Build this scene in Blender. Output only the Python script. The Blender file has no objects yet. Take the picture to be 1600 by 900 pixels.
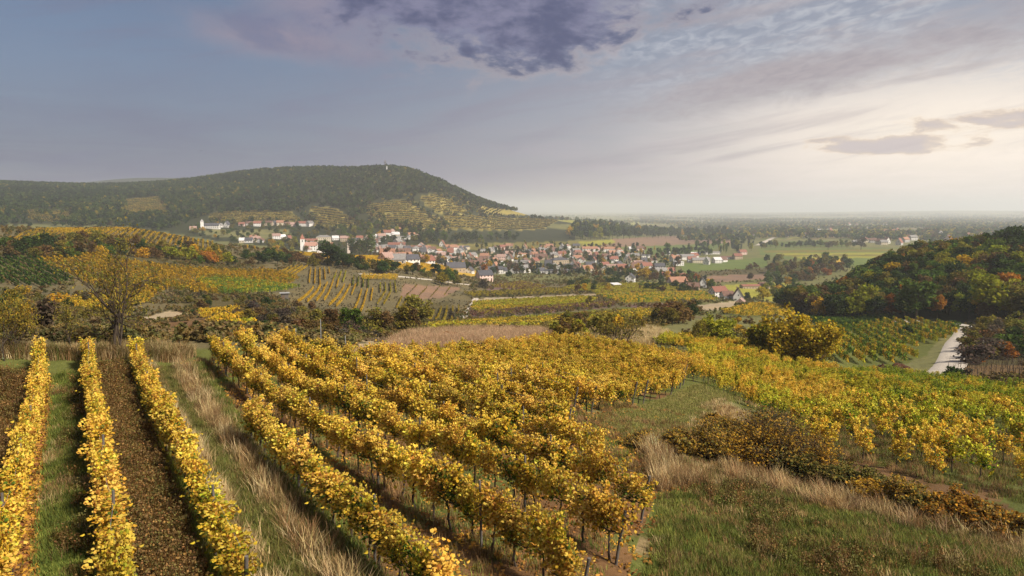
import bpy, math, random, time
import numpy as np
T0 = time.time()
rng = np.random.default_rng(7)
random.seed(7)
scene = bpy.context.scene
COL = scene.collection

# ------------------------------------------------------------------ camera
FPX, CXP, CYP, CAMZ = 1142.0, 800.0, 450.0, 9.0      # focal length in photo pixels (1600 wide)
TH = math.atan(125.0 / FPX)                          # downward pitch
cd = bpy.data.cameras.new('camera')
cam = bpy.data.objects.new('camera', cd); COL.objects.link(cam)
cam.location = (0, 0, CAMZ); cam.rotation_euler = (math.pi / 2 - TH, 0, 0)
cd.sensor_width = 36.0; cd.lens = 36.0 * FPX / 1600.0
cd.clip_start = 0.3; cd.clip_end = 60000
scene.camera = cam

# ------------------------------------------------------------------ light and exposure
SUN_AZ, SUN_EL = math.radians(122), math.radians(42)  # azimuth measured from the view axis towards +X
scene.view_settings.view_transform = 'Standard'
scene.view_settings.look = 'None'
scene.view_settings.gamma = 1.0
scene.view_settings.exposure = 0.66
sl = bpy.data.lights.new('sun', 'SUN'); sl.energy = 5.0; sl.angle = math.radians(7.0); sl.color = (1.0, 0.90, 0.77)
so = bpy.data.objects.new('sun', sl); COL.objects.link(so)
so.rotation_euler = (math.pi / 2 - SUN_EL, 0, math.pi - SUN_AZ)
so.location = (200, 100, 300)

cy = scene.cycles
cy.use_denoising = True
cy.max_bounces = 5; cy.diffuse_bounces = 2; cy.glossy_bounces = 1; cy.transmission_bounces = 3
cy.transparent_max_bounces = 4; cy.volume_bounces = 2
cy.use_adaptive_sampling = True; cy.adaptive_threshold = 0.015

# ------------------------------------------------------------------ node helper
class NT:
    def __init__(self, tree):
        self.t = tree; self.n = tree.nodes; self.l = tree.links
    def add(self, typ, **kw):
        x = self.n.new(typ)
        for k, v in kw.items(): setattr(x, k, v)
        return x
    def set(self, sock, v):
        if v is None: return
        if hasattr(v, 'is_output') or isinstance(v, bpy.types.NodeSocket): self.l.new(v, sock)
        else:
            try: sock.default_value = v
            except TypeError: sock.default_value = (v, v, v)
    def math(self, op, a, b=None, c=None, clamp=False):
        x = self.add('ShaderNodeMath', operation=op, use_clamp=clamp)
        self.set(x.inputs[0], a); self.set(x.inputs[1], b); self.set(x.inputs[2], c)
        return x.outputs[0]
    def vmath(self, op, a, b=None):
        x = self.add('ShaderNodeVectorMath', operation=op)
        self.set(x.inputs[0], a); self.set(x.inputs[1], b)
        return x.outputs[0]
    def mix(self, f, a, b, mode='MIX'):
        x = self.add('ShaderNodeMix', data_type='RGBA', blend_type=mode)
        self.set(x.inputs[0], f); self.set(x.inputs[6], a); self.set(x.inputs[7], b)
        return x.outputs[2]
    def noise(self, vec, scale, detail=4.0, rough=0.55, dist=0.0):
        x = self.add('ShaderNodeTexNoise')
        self.set(x.inputs['Vector'], vec); self.set(x.inputs['Scale'], scale)
        self.set(x.inputs['Detail'], detail); self.set(x.inputs['Roughness'], rough); self.set(x.inputs['Distortion'], dist)
        return x.outputs['Fac']
    def ramp(self, f, stops, interp='LINEAR'):
        x = self.add('ShaderNodeValToRGB'); r = x.color_ramp; r.interpolation = interp
        while len(r.elements) < len(stops): r.elements.new(0.5)
        for e, (p, c) in zip(r.elements, stops):
            e.position = p; e.color = (c, c, c, 1) if isinstance(c, (int, float)) else (*c, 1)
        self.set(x.inputs[0], f)
        return x.outputs[0]
    def smooth(self, v, lo, hi):
        x = self.add('ShaderNodeMapRange', interpolation_type='SMOOTHSTEP')
        self.set(x.inputs[0], v); x.inputs[1].default_value = lo; x.inputs[2].default_value = hi
        return x.outputs[0]
    def comb(self, x, y, z):
        n = self.add('ShaderNodeCombineXYZ')
        self.set(n.inputs[0], x); self.set(n.inputs[1], y); self.set(n.inputs[2], z)
        return n.outputs[0]
# ------------------------------------------------------------------ sky
world = bpy.data.worlds.new('World'); scene.world = world; world.use_nodes = True
w = NT(world.node_tree); w.n.clear()
sky = w.add('ShaderNodeTexSky', sky_type='NISHITA')
sky.sun_disc = False; sky.sun_elevation = SUN_EL; sky.sun_rotation = SUN_AZ
sky.altitude = 200; sky.air_density = 1.0; sky.dust_density = 1.2; sky.ozone_density = 3.0
SKY_STRENGTH = 0.05
d = w.add('ShaderNodeTexCoord').outputs['Generated']
sep = w.add('ShaderNodeSeparateXYZ'); w.set(sep.inputs[0], d)
dx, dy, dz = sep.outputs
AZ = w.math('MULTIPLY', w.math('ARCTAN2', dx, dy), 57.29578)             # degrees from the view axis
EL = w.math('MULTIPLY', w.math('ARCSINE', dz), 57.29578)
inv = w.math('DIVIDE', 1.0, w.math('MAXIMUM', w.math('ADD', dz, 0.04), 0.02))
P = w.comb(w.math('MULTIPLY', dx, inv), w.math('MULTIPLY', dy, inv), 0.0)  # cloud-plane coordinates
def blob(ca, ce, ra, re, lo=1.0, hi=0.2, tilt=0.0, warp=None):
    a = w.math('SUBTRACT', AZ, ca); e = w.math('SUBTRACT', EL, ce)
    if tilt: e = w.math('SUBTRACT', e, w.math('MULTIPLY', a, tilt))
    a = w.math('DIVIDE', a, ra); e = w.math('DIVIDE', e, re)
    r = w.math('SQRT', w.math('ADD', w.math('MULTIPLY', a, a), w.math('MULTIPLY', e, e)))
    if warp is not None: r = w.math('ADD', r, warp)
    return w.smooth(r, lo, hi)
base = w.mix(1.0, sky.outputs[0], (SKY_STRENGTH,) * 3 + (1,), 'MULTIPLY')
hor = w.math('MAXIMUM', w.math('SQRT', w.math('ADD', w.math('MULTIPLY', dx, dx), w.math('MULTIPLY', dy, dy))), 0.001)
sunside = w.smooth(w.math('DIVIDE', w.math('ADD', w.math('MULTIPLY', dx, math.sin(SUN_AZ)), w.math('MULTIPLY', dy, math.cos(SUN_AZ))), hor), -0.88, 0.06)
# thin overall veil: greys the sky, thicker towards the horizon
veil_n = w.noise(P, 0.55, 6, 0.6, 0.6)
low = w.smooth(EL, 14, 0)
veil = w.math('MULTIPLY', w.math('ADD', w.math('MULTIPLY', low, 0.75), 0.34), w.math('ADD', w.math('MULTIPLY', veil_n, 0.8), 0.45), clamp=True)
veilcol = w.mix(sunside, (0.112, 0.115, 0.182, 1), (0.60, 0.53, 0.515, 1))
c = w.mix(veil, base, veilcol)
# warm brightness low on the sunward side
gl = blob(31, 4.8, 27, 8.0, 1.0, 0.0)
c = w.mix(w.math('MULTIPLY', gl, 0.62), c, (0.90, 0.78, 0.63, 1))
# high rippled altocumulus
st = w.vmath('MULTIPLY', P, (1.0, 0.5, 1.0))
rip = w.noise(st, 13.0, 3, 0.55, 0.6)
rip_big = w.noise(P, 1.1, 4, 0.55)
rmask = w.math('MULTIPLY', w.smooth(rip_big, 0.34, 0.56), w.math('MULTIPLY', w.math('MULTIPLY', w.smooth(AZ, 0, 12), w.smooth(AZ, 175, 150)), w.smooth(EL, 6, 11)))
ripf = w.math('MULTIPLY', w.smooth(rip, 0.36, 0.70), w.math('MULTIPLY', rmask, 0.7))
c = w.mix(ripf, c, w.mix(sunside, (0.27, 0.30, 0.38, 1), (0.40, 0.41, 0.44, 1)))
# long streaky bands
sn = w.noise(w.comb(w.math('MULTIPLY', AZ, 0.035), w.math('MULTIPLY', w.math('SUBTRACT', EL, w.math('MULTIPLY', AZ, 0.16)), 0.38), 3.3), 1.5, 7, 0.6, 0.5)
band = w.smooth(sn, 0.47, 0.70)
band = w.math('MULTIPLY', band, w.math('MULTIPLY', w.smooth(EL, 1.0, 4.0), 0.6))
c = w.mix(band, c, w.mix(sunside, (0.125, 0.135, 0.21, 1), (0.36, 0.31, 0.31, 1)))
# darker diagonal band on the sunward side
dn = w.noise(w.comb(w.math('MULTIPLY', AZ, 0.17), w.math('MULTIPLY', EL, 0.55), 1.7), 1.0, 8, 0.68, 0.5)
dwarp = w.math('MULTIPLY', w.math('SUBTRACT', dn, 0.5), 2.2)
db = blob(23, 9.6, 20, 2.4, 1.1, 0.0, tilt=0.17, warp=dwarp)
c = w.mix(w.math('MULTIPLY', db, 0.85), c, w.mix(rip, (0.20, 0.18, 0.21, 1), (0.36, 0.32, 0.33, 1)))
# big dark cloud above, warm along its lower sunward edge
cn = w.noise(w.comb(w.math('MULTIPLY', AZ, 0.115), w.math('MULTIPLY', EL, 0.27), 2.35), 1.0, 10, 0.60, 0.25)
cf = w.noise(w.comb(w.math('MULTIPLY', AZ, 0.42), w.math('MULTIPLY', EL, 0.85), 7.7), 1.0, 6, 0.6, 0.2)
warp = w.math('ADD', w.math('MULTIPLY', w.math('SUBTRACT', cn, 0.5), 1.5), w.math('MULTIPLY', w.math('SUBTRACT', cf, 0.5), 0.55))
big = blob(0.0, 17.6, 19.0, 8.0, 1.1, 0.4, tilt=0.08, warp=warp)
sm1 = blob(-17.0, 12.0, 8.0, 1.6, 1.4, 0.2, tilt=-0.10, warp=warp)
sm2 = blob(-14.2, 14.4, 6.5, 2.8, 1.4, 0.2, tilt=-0.16, warp=warp)
warm = w.math('MULTIPLY', w.smooth(AZ, -14, -3), w.smooth(EL, 17.5, 12.0))
edge = w.mix(warm, (0.15, 0.16, 0.25, 1), (0.48, 0.34, 0.28, 1))
core = w.mix(w.smooth(w.math('MULTIPLY', w.math('ADD', cn, cf), 0.5), 0.40, 0.60), (0.060, 0.070, 0.140, 1), (0.150, 0.152, 0.235, 1))
cloudc = w.mix(w.smooth(big, 0.12, 0.55), edge, core)
c = w.mix(w.math('MULTIPLY', sm1, 0.9), c, w.mix(w.smooth(cn, 0.4, 0.62), (0.13, 0.135, 0.21, 1), (0.22, 0.19, 0.24, 1)))
c = w.mix(w.math('MULTIPLY', sm2, 0.85), c, w.mix(w.smooth(cn, 0.4, 0.62), (0.12, 0.13, 0.21, 1), (0.20, 0.18, 0.24, 1)))
c = w.mix(w.smooth(big, 0.0, 0.8), c, cloudc)
# small gilded cloudlets low on the sunward side
gn = w.noise(w.comb(w.math('MULTIPLY', AZ, 0.32), w.math('MULTIPLY', EL, 0.95), 8.4), 1.0, 7, 0.6, 0.3)
gw = w.math('MULTIPLY', w.math('SUBTRACT', gn, 0.5), 2.6)
g1 = blob(27, 4.35, 6.5, 0.75, 1.0, 0.2, warp=gw)
g2 = blob(36, 5.9, 9, 0.9, 1.0, 0.2, tilt=0.06, warp=gw)
g = w.math('MAXIMUM', g1, g2)
c = w.mix(w.math('MULTIPLY', w.smooth(g, 0.0, 0.5), 0.75), c, w.ramp(g, [(0.0, (0.72, 0.55, 0.36)), (0.55, (0.44, 0.36, 0.32)), (1.0, (0.36, 0.31, 0.33))]))
bg = w.add('ShaderNodeBackground'); w.set(bg.inputs[0], c); bg.inputs[1].default_value = 0.9
w.l.new(bg.outputs[0], w.add('ShaderNodeOutputWorld').inputs[0])
# ------------------------------------------------------------------ pixel <-> world helpers (photo pixels, 1600 x 900)
cT, sT = math.cos(TH), math.sin(TH)
def ray(px, py):
    u = (np.asarray(px, float) - CXP) / FPX; v = (CYP - np.asarray(py, float)) / FPX
    X = u; Y = cT + v * sT; Z = -sT + v * cT
    h = np.hypot(X, Y)
    return np.arctan2(X, Y), -Z / h                 # azimuth, tan(depression)
def project(X, Y, Z):
    X = np.asarray(X, float); Y = np.asarray(Y, float); Z = np.asarray(Z, float) - CAMZ
    dep = Y * cT - Z * sT
    up = Y * sT + Z * cT
    dep = np.where(dep < 0.1, np.nan, dep)
    return CXP + FPX * X / dep, CYP - FPX * up / dep

# ------------------------------------------------------------------ terrain: survey points -> smooth height field z(azimuth, distance)
pts = []                                             # (azimuth, r, z)
def PR(px, *prs):                                    # (py, r): a point seen at this row, r metres away
    for py, r in prs:
        a, t = ray(px, py); pts.append((float(a), r, CAMZ - r * float(t)))
def PZ(px, py, z):                                   # seen at this pixel with known height
    a, t = ray(px, py); pts.append((float(a), (CAMZ - z) / float(t), z))
def HZ(px, *rzs):                                    # out of sight: distance and height
    a, _ = ray(px, 450)
    for r, z in rzs: pts.append((float(a), r, z))
for px in (-150, 50, 250, 450, 650, 850):
    for r in (6, 9, 13, 20, 30, 44):
        k = max(0, (px - 250) / 600.0)
        HZ(px, (r, -0.018 * r - 0.042 * r * k * min(1, r / 30)))
for px in (1050, 1250, 1450, 1650, 1850): HZ(px, (6, -0.9), (10, -1.5), (14, -1.9))
for a in ((1000,860,-1.6),(1100,890,-1.9),(1300,890,-2.2),(1500,890,-2.4),(1700,900,-2.6),(1100,790,-2.4),(1300,810,-2.8),(1500,850,-2.9),
          (1040,720,-2.9),(1180,760,-3.5),(1400,805,-3.6),(1590,858,-3.6),(1000,690,-3.1),(1100,645,-4.6),(940,650,-3.4),(1040,622,-5.0),(1085,600,-5.7),
          (1450,750,-4.9),(1600,790,-4.9),(1350,725,-5.4),(1240,690,-6.8),(1400,680,-7.4),(1550,680,-7.6),(1500,622,-12.0),(1300,645,-9.8),(1170,618,-8.8),
          (1130,576,-10.0),(1250,600,-11.2),(1190,562,-12.3),(1060,545,-10.5),(920,532,-8.3),(1310,592,-13.0),(1420,612,-14.5),(1600,625,-13.2),(760,548,-5.0),(600,556,-2.9),
          (850,575,-5.0),(950,585,-5.6),(750,600,-3.4)): PZ(*a)
for px in (-250, 0):
    PR(px, (553,50),(535,75),(500,110),(470,160),(450,240),(410,320),(385,400),(357,480),(345,1250),(322,1500),(305,1800),(288,2200))
    HZ(px, (620,-22),(800,-42),(1050,-38),(3500,60),(9000,10),(22000,-60))
PR(200,(553,50),(541,95),(520,125),(490,185),(460,250),(440,290),(405,370),(390,410),(375,450),(357,540),(345,1250),(325,1450),(303,1800),(290,2300),(279,4500))
HZ(200,(650,-22),(800,-38),(1050,-38),(3200,70),(9000,20))
PR(400,(550,50),(528,100),(500,160),(480,220),(455,280),(435,340),(415,400),(400,460),(389,530),(376,1050),(362,1200),(350,1280),(320,1450),(290,1700),(269,2000),(290,4500))
HZ(400,(640,-30),(800,-42),(3000,60))
PR(500,(548,54),(527,100),(485,240),(455,320),(430,380),(412,440),(400,520),(385,1020),(365,1180),(320,1430),(288,1620),(266,1800))
HZ(500,(650,-34),(800,-44),(3000,50),(4500,20))
PR(600,(532,95),(505,170),(490,270),(465,320),(440,370),(418,430),(407,520),(402,720),(392,1000),(375,1120),(358,1200),(330,1350),(300,1500),(280,1600),(263,1710))
HZ(600,(2100,60),(2800,20),(4500,-20),(9000,-60),(22000,-130))
PR(640,(268,1700),(300,1500))
PR(700,(545,66),(525,110),(505,200),(490,280),(460,370),(440,440),(426,540),(418,800),(400,980),(380,1150),(365,1280),(340,1400),(310,1550),(294,1640))
HZ(700,(2000,40),(2600,0),(4500,-30))
PR(800,(520,140),(500,225),(470,360),(450,500),(437,640),(425,800),(400,1050),(375,1350),(360,1480),(345,1600),(329,1740))
HZ(800,(2000,-15),(2500,-40),(3500,-50)); PR(800,(336,9000),(331.5,22000))
PR(880,(347,1780),(375,1380),(400,1060),(343,2600)); PR(880,(337,9000),(331.5,22000))
PR(1000,(518,140),(490,250),(470,380),(455,480),(440,650),(420,850),(400,1080),(385,1350),(373,1700),(360,2500),(348,4400),(338,8500),(331.5,22000))
PR(1200,(522,160),(500,220),(480,330),(465,560),(440,720),(415,950),(400,1120),(385,1400),(372,1800),(360,2600),(347,4800),(338,9000),(331.5,22000))
PR(1300,(572,120),(530,180),(507,240)); HZ(1300,(300,-33),(380,-36),(480,-48),(650,-56)); PR(1300,(408,900),(398,1120),(385,1400),(372,1800),(360,2600),(347,4800),(337,9500),(331,22000))
PR(1400,(600,118),(577,138),(540,190),(510,245),(499,262)); HZ(1400,(310,-26.5),(365,-21),(430,-21),(520,-34),(720,-56)); PR(1400,(400,1080),(385,1450),(372,1850),(360,2650),(347,4900),(337,9500),(331,22000))
PR(1500,(598,120),(572,145),(540,185),(512,235)); HZ(1500,(285,-24),(345,-17),(410,-15),(500,-24),(720,-54)); PR(1500,(385,1450),(360,2650),(347,4900),(337,9500),(329,15000),(330.5,22000))
for px in (1600, 1800):
    PR(px,(600,112),(572,148),(540,190),(512,228)); HZ(px,(270,-22),(330,-14.5),(400,-11),(500,-17),(720,-50)); PR(px,(385,1450),(360,2650),(347,4900),(337,9500),(329.5,15000),(330.5,22000))
pts = np.array(pts)
KA = 2.6
def feat(a, r): return np.stack([a * KA, np.log(r)], -1)
F = feat(pts[:, 0], pts[:, 1]); q = pts[:, 2] / pts[:, 1]
def tps(A, B):
    d2 = ((A[:, None, :] - B[None, :, :]) ** 2).sum(-1)
    return 0.5 * d2 * np.log(d2 + 1e-9)
N = len(F)
K = tps(F, F) + np.eye(N) * 0.0015
Pm = np.concatenate([np.ones((N, 1)), F], 1)
A = np.zeros((N + 3, N + 3)); A[:N, :N] = K; A[:N, N:] = Pm; A[N:, :N] = Pm.T
sol = np.linalg.solve(A, np.concatenate([q, np.zeros(3)]))
AMAX = 0.74
LA, LR0, LR1 = 300, math.log(5.0), math.log(26000.0)
NR = 500
ga = np.linspace(-AMAX, AMAX, LA); gr = np.linspace(LR0, LR1, NR)
GA, GR = np.meshgrid(ga, gr, indexing='ij')
flat = np.stack([GA.ravel() * KA, GR.ravel()], -1)
val = np.concatenate([tps(flat[i:i + 20000], F) @ sol[:N] for i in range(0, len(flat), 20000)]) + sol[N] + flat @ sol[N + 1:]
ZT = (val.reshape(LA, NR)) * np.exp(GR)
# value noise for natural unevenness (amplitude grows with distance)
def vnoise(x, y, seed):
    r_ = np.random.default_rng(seed).random((256, 256))
    xi = np.floor(x).astype(int); yi = np.floor(y).astype(int); fx = x - xi; fy = y - yi
    fx = fx * fx * (3 - 2 * fx); fy = fy * fy * (3 - 2 * fy)
    g = lambda i, j: r_[i % 256, j % 256]
    return (g(xi, yi) * (1 - fx) + g(xi + 1, yi) * fx) * (1 - fy) + (g(xi, yi + 1) * (1 - fx) + g(xi + 1, yi + 1) * fx) * fy
def fbm(x, y, seed, oct=4):
    s = 0; a = 1; t = 0
    for i in range(oct):
        s = s + a * (vnoise(x * 2 ** i, y * 2 ** i, seed + i) - 0.5); t += a; a *= 0.5
    return s / t
def zat_raw(a, r):
    fa = (np.clip(a, -AMAX, AMAX) + AMAX) / (2 * AMAX) * (LA - 1); fr = (np.log(np.clip(r, 5.0, 25990.0)) - LR0) / (LR1 - LR0) * (NR - 1)
    i = np.clip(fa.astype(int), 0, LA - 2); j = np.clip(fr.astype(int), 0, NR - 2); fa = fa - i; fr = fr - j
    return (ZT[i, j] * (1 - fa) + ZT[i + 1, j] * fa) * (1 - fr) + (ZT[i, j + 1] * (1 - fa) + ZT[i + 1, j + 1] * fa) * fr
def ground(X, Y):
    X = np.asarray(X, float); Y = np.asarray(Y, float)
    r = np.hypot(X, Y); a = np.arctan2(X, np.where(r < 1e-6, 1e-6, Y))
    z = zat_raw(a, r)
    z = z + fbm(X / 9.0, Y / 9.0, 11, 3) * 0.28 + fbm(X / 60.0, Y / 60.0, 21, 3) * np.clip(r / 150, 0, 2.2)
    return z
def unproject(px, py, rmin=5.0, rmax=13000.0, strict=False):
    """first ground point met by the sight line through a photo pixel beyond rmin"""
    px = np.atleast_1d(np.asarray(px, float)); py = np.atleast_1d(np.asarray(py, float))
    a, t = ray(px, py)
    rr = np.exp(np.linspace(math.log(rmin), math.log(rmax), 1400))
    X = np.sin(a)[:, None] * rr; Y = np.cos(a)[:, None] * rr
    Zr = CAMZ - t[:, None] * rr
    G = ground(X, Y)
    under = Zr <= G
    idx = np.argmax(under, 1); ok = under.any(1)
    idx = np.where(ok, np.maximum(idx, 1), len(rr) - 1)
    k = np.arange(len(px)); d1 = Zr[k, idx] - G[k, idx]; d0 = Zr[k, idx - 1] - G[k, idx - 1]
    f = np.clip(d0 / np.where(abs(d0 - d1) < 1e-9, 1e-9, d0 - d1), 0, 1)
    r = rr[idx - 1] + (rr[idx] - rr[idx - 1]) * f
    x, y = np.sin(a) * r, np.cos(a) * r
    return x, y, ground(x, y), ok
def at(px, py, rmin=5.0, rmax=13000.0):
    x, y, z, ok = unproject(px, py, rmin, rmax)
    return float(x[0]), float(y[0]), float(z[0])
def inpoly(x, y, poly):
    x = np.asarray(x); y = np.asarray(y); c = np.zeros(x.shape, bool); n = len(poly); j = n - 1
    for i in range(n):
        xi, yi = poly[i]; xj, yj = poly[j]
        if yi != yj:
            c ^= ((yi > y) != (yj > y)) & (x < (xj - xi) * (y - yi) / (yj - yi) + xi)
        j = i
    return c
# ------------------------------------------------------------------ materials
def new_mat(name):
    m = bpy.data.materials.new(name); m.use_nodes = True
    t = NT(m.node_tree); t.n.clear()
    return m, t
def finish(t, shader): t.l.new(shader, t.add('ShaderNodeOutputMaterial').inputs[0])
def principled(t, col, rough=0.9, spec=0.2, bump=None, bstr=0.3, bdist=0.05, metal=0.0):
    p = t.add('ShaderNodeBsdfPrincipled')
    t.set(p.inputs['Base Color'], col); t.set(p.inputs['Roughness'], rough); p.inputs['Specular IOR Level'].default_value = spec
    p.inputs['Metallic'].default_value = metal
    if bump is not None:
        b = t.add('ShaderNodeBump'); b.inputs['Strength'].default_value = bstr; b.inputs['Distance'].default_value = bdist
        t.set(b.inputs['Height'], bump); t.l.new(b.outputs[0], p.inputs['Normal'])
    return p.outputs[0]
def attr(t, name, typ='GEOMETRY'):
    a = t.add('ShaderNodeAttribute', attribute_name=name, attribute_type=typ)
    return a.outputs['Color']
def leaf_material(name, transl=0.35):
    """leaf colour = per-leaf colour (mesh) x colour of the plant (tint)"""
    m, t = new_mat(name)
    c = t.mix(1.0, attr(t, 'Col'), attr(t, 'tint', 'INSTANCER'), 'MULTIPLY')
    d = t.add('ShaderNodeBsdfDiffuse'); t.set(d.inputs[0], c)
    tr = t.add('ShaderNodeBsdfTranslucent'); t.set(tr.inputs[0], c)
    g = t.add('ShaderNodeMixShader'); g.inputs[0].default_value = transl
    t.l.new(d.outputs[0], g.inputs[1]); t.l.new(tr.outputs[0], g.inputs[2])
    finish(t, g.outputs[0]); return m
M = {}
M['leaf'] = leaf_material('leaf', 0.35)
M['grass'] = leaf_material('grass_blade', 0.25)
def bark(name, c1, c2):
    m, t = new_mat(name)
    pos = t.add('ShaderNodeNewGeometry').outputs['Position']
    n = t.noise(t.vmath('MULTIPLY', pos, (9, 9, 2.5)), 1.5, 5)
    finish(t, principled(t, t.mix(n, (*c1, 1), (*c2, 1)), 0.95, 0.1, n, 0.5, 0.03)); return m
M['bark'] = bark('bark', (0.028, 0.020, 0.014), (0.085, 0.066, 0.05))
M['post'] = bark('weathered_wood', (0.05, 0.042, 0.035), (0.17, 0.15, 0.13))
M['steel'] = bark('galvanised_steel', (0.20, 0.20, 0.20), (0.36, 0.36, 0.36))
def tinted(name, rough=0.9, nscale=0.6, lo=0.75, hi=1.1, streak=(1, 1, 1), spec=0.2):
    m, t = new_mat(name)
    pos = t.add('ShaderNodeNewGeometry').outputs['Position']
    n = t.noise(t.vmath('MULTIPLY', pos, streak), nscale, 5, 0.65)
    c = t.mix(1.0, attr(t, 'tint', 'INSTANCER'), t.ramp(n, [(0.25, lo), (0.75, hi)]), 'MULTIPLY')
    finish(t, principled(t, c, rough, spec)); return m
M['wall'] = tinted('plaster_wall', 0.9, 0.5, 0.80, 1.05, (1, 1, 0.4))
M['roof'] = tinted('clay_tile_roof', 0.85, 1.1, 0.62, 1.2)
M['stone'] = tinted('stone_masonry', 0.95, 2.0, 0.6, 1.2)
m, t = new_mat('window_glass'); finish(t, principled(t, (0.03, 0.035, 0.045, 1), 0.15, 0.5)); M['glass'] = m
m, t = new_mat('painted_wood'); finish(t, principled(t, (0.11, 0.075, 0.05, 1), 0.7)); M['door'] = m
# ground sheet: land-use colour baked per vertex, broken up by noise at several scales
m, t = new_mat('ground_cover')
pos = t.add('ShaderNodeNewGeometry').outputs['Position']
n1 = t.noise(pos, 0.9, 6, 0.7); n2 = t.noise(pos, 9.0, 5, 0.7); n3 = t.noise(pos, 0.045, 5, 0.6)
c = t.mix(1.0, attr(t, 'Col'), t.ramp(n1, [(0.2, 0.55), (0.8, 1.35)]), 'MULTIPLY')
c = t.mix(1.0, c, t.ramp(n2, [(0.2, 0.55), (0.8, 1.4)]), 'MULTIPLY')
c = t.mix(1.0, c, t.ramp(n3, [(0.25, (0.72, 0.78, 0.85)), (0.75, (1.25, 1.15, 1.0))]), 'MULTIPLY')
finish(t, principled(t, c, 1.0, 0.05, n2, 0.6, 0.08)); M['ground'] = m
m, t = new_mat('gravel_road')
pos = t.add('ShaderNodeNewGeometry').outputs['Position']
n = t.noise(pos, 0.8, 6, 0.7); n2 = t.noise(pos, 6.0, 4, 0.7)
c = t.mix(n, (0.34, 0.30, 0.25, 1), (0.50, 0.45, 0.38, 1)); c = t.mix(1.0, c, t.ramp(n2, [(0.2, 0.8), (0.8, 1.1)]), 'MULTIPLY')
finish(t, principled(t, c, 0.95, 0.1, n2, 0.3, 0.03)); M['road'] = m
m, t = new_mat('dug_soil')
pos = t.add('ShaderNodeNewGeometry').outputs['Position']
n = t.noise(pos, 1.6, 7, 0.75)
finish(t, principled(t, t.mix(n, (0.035, 0.017, 0.010, 1), (0.11, 0.055, 0.032, 1)), 1.0, 0.05, n, 1.0, 0.4)); M['soil'] = m

# ------------------------------------------------------------------ mesh helpers
def mesh_np(name, V, F, mats, cols=None, fmat=None, smooth=False):
    """V (n,3); F: list of (m,k) index arrays or one array; cols (n,3) per vertex"""
    if not isinstance(F, list): F = [F]
    me = bpy.data.meshes.new(name)
    V = np.asarray(V, np.float32)
    me.vertices.add(len(V)); me.vertices.foreach_set('co', V.ravel())
    nl = sum(f.size for f in F); npoly = sum(len(f) for f in F)
    me.loops.add(nl); me.polygons.add(npoly)
    me.loops.foreach_set('vertex_index', np.concatenate([f.ravel() for f in F]).astype(np.int32))
    tot = np.concatenate([np.full(len(f), f.shape[1]) for f in F]).astype(np.int32)
    me.polygons.foreach_set('loop_start', (np.cumsum(tot) - tot).astype(np.int32))
    if fmat is not None: me.polygons.foreach_set('material_index', np.asarray(fmat, np.int32))
    me.polygons.foreach_set('use_smooth', np.full(npoly, smooth))
    for mm in (mats if isinstance(mats, (list, tuple)) else [mats]): me.materials.append(mm)
    if cols is not None:
        ca = me.color_attributes.new('Col', 'FLOAT_COLOR', 'POINT')
        c4 = np.ones((len(V), 4), np.float32); c4[:, :3] = cols
        ca.data.foreach_set('color', c4.ravel())
    me.update(calc_edges=True)
    return me
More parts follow.
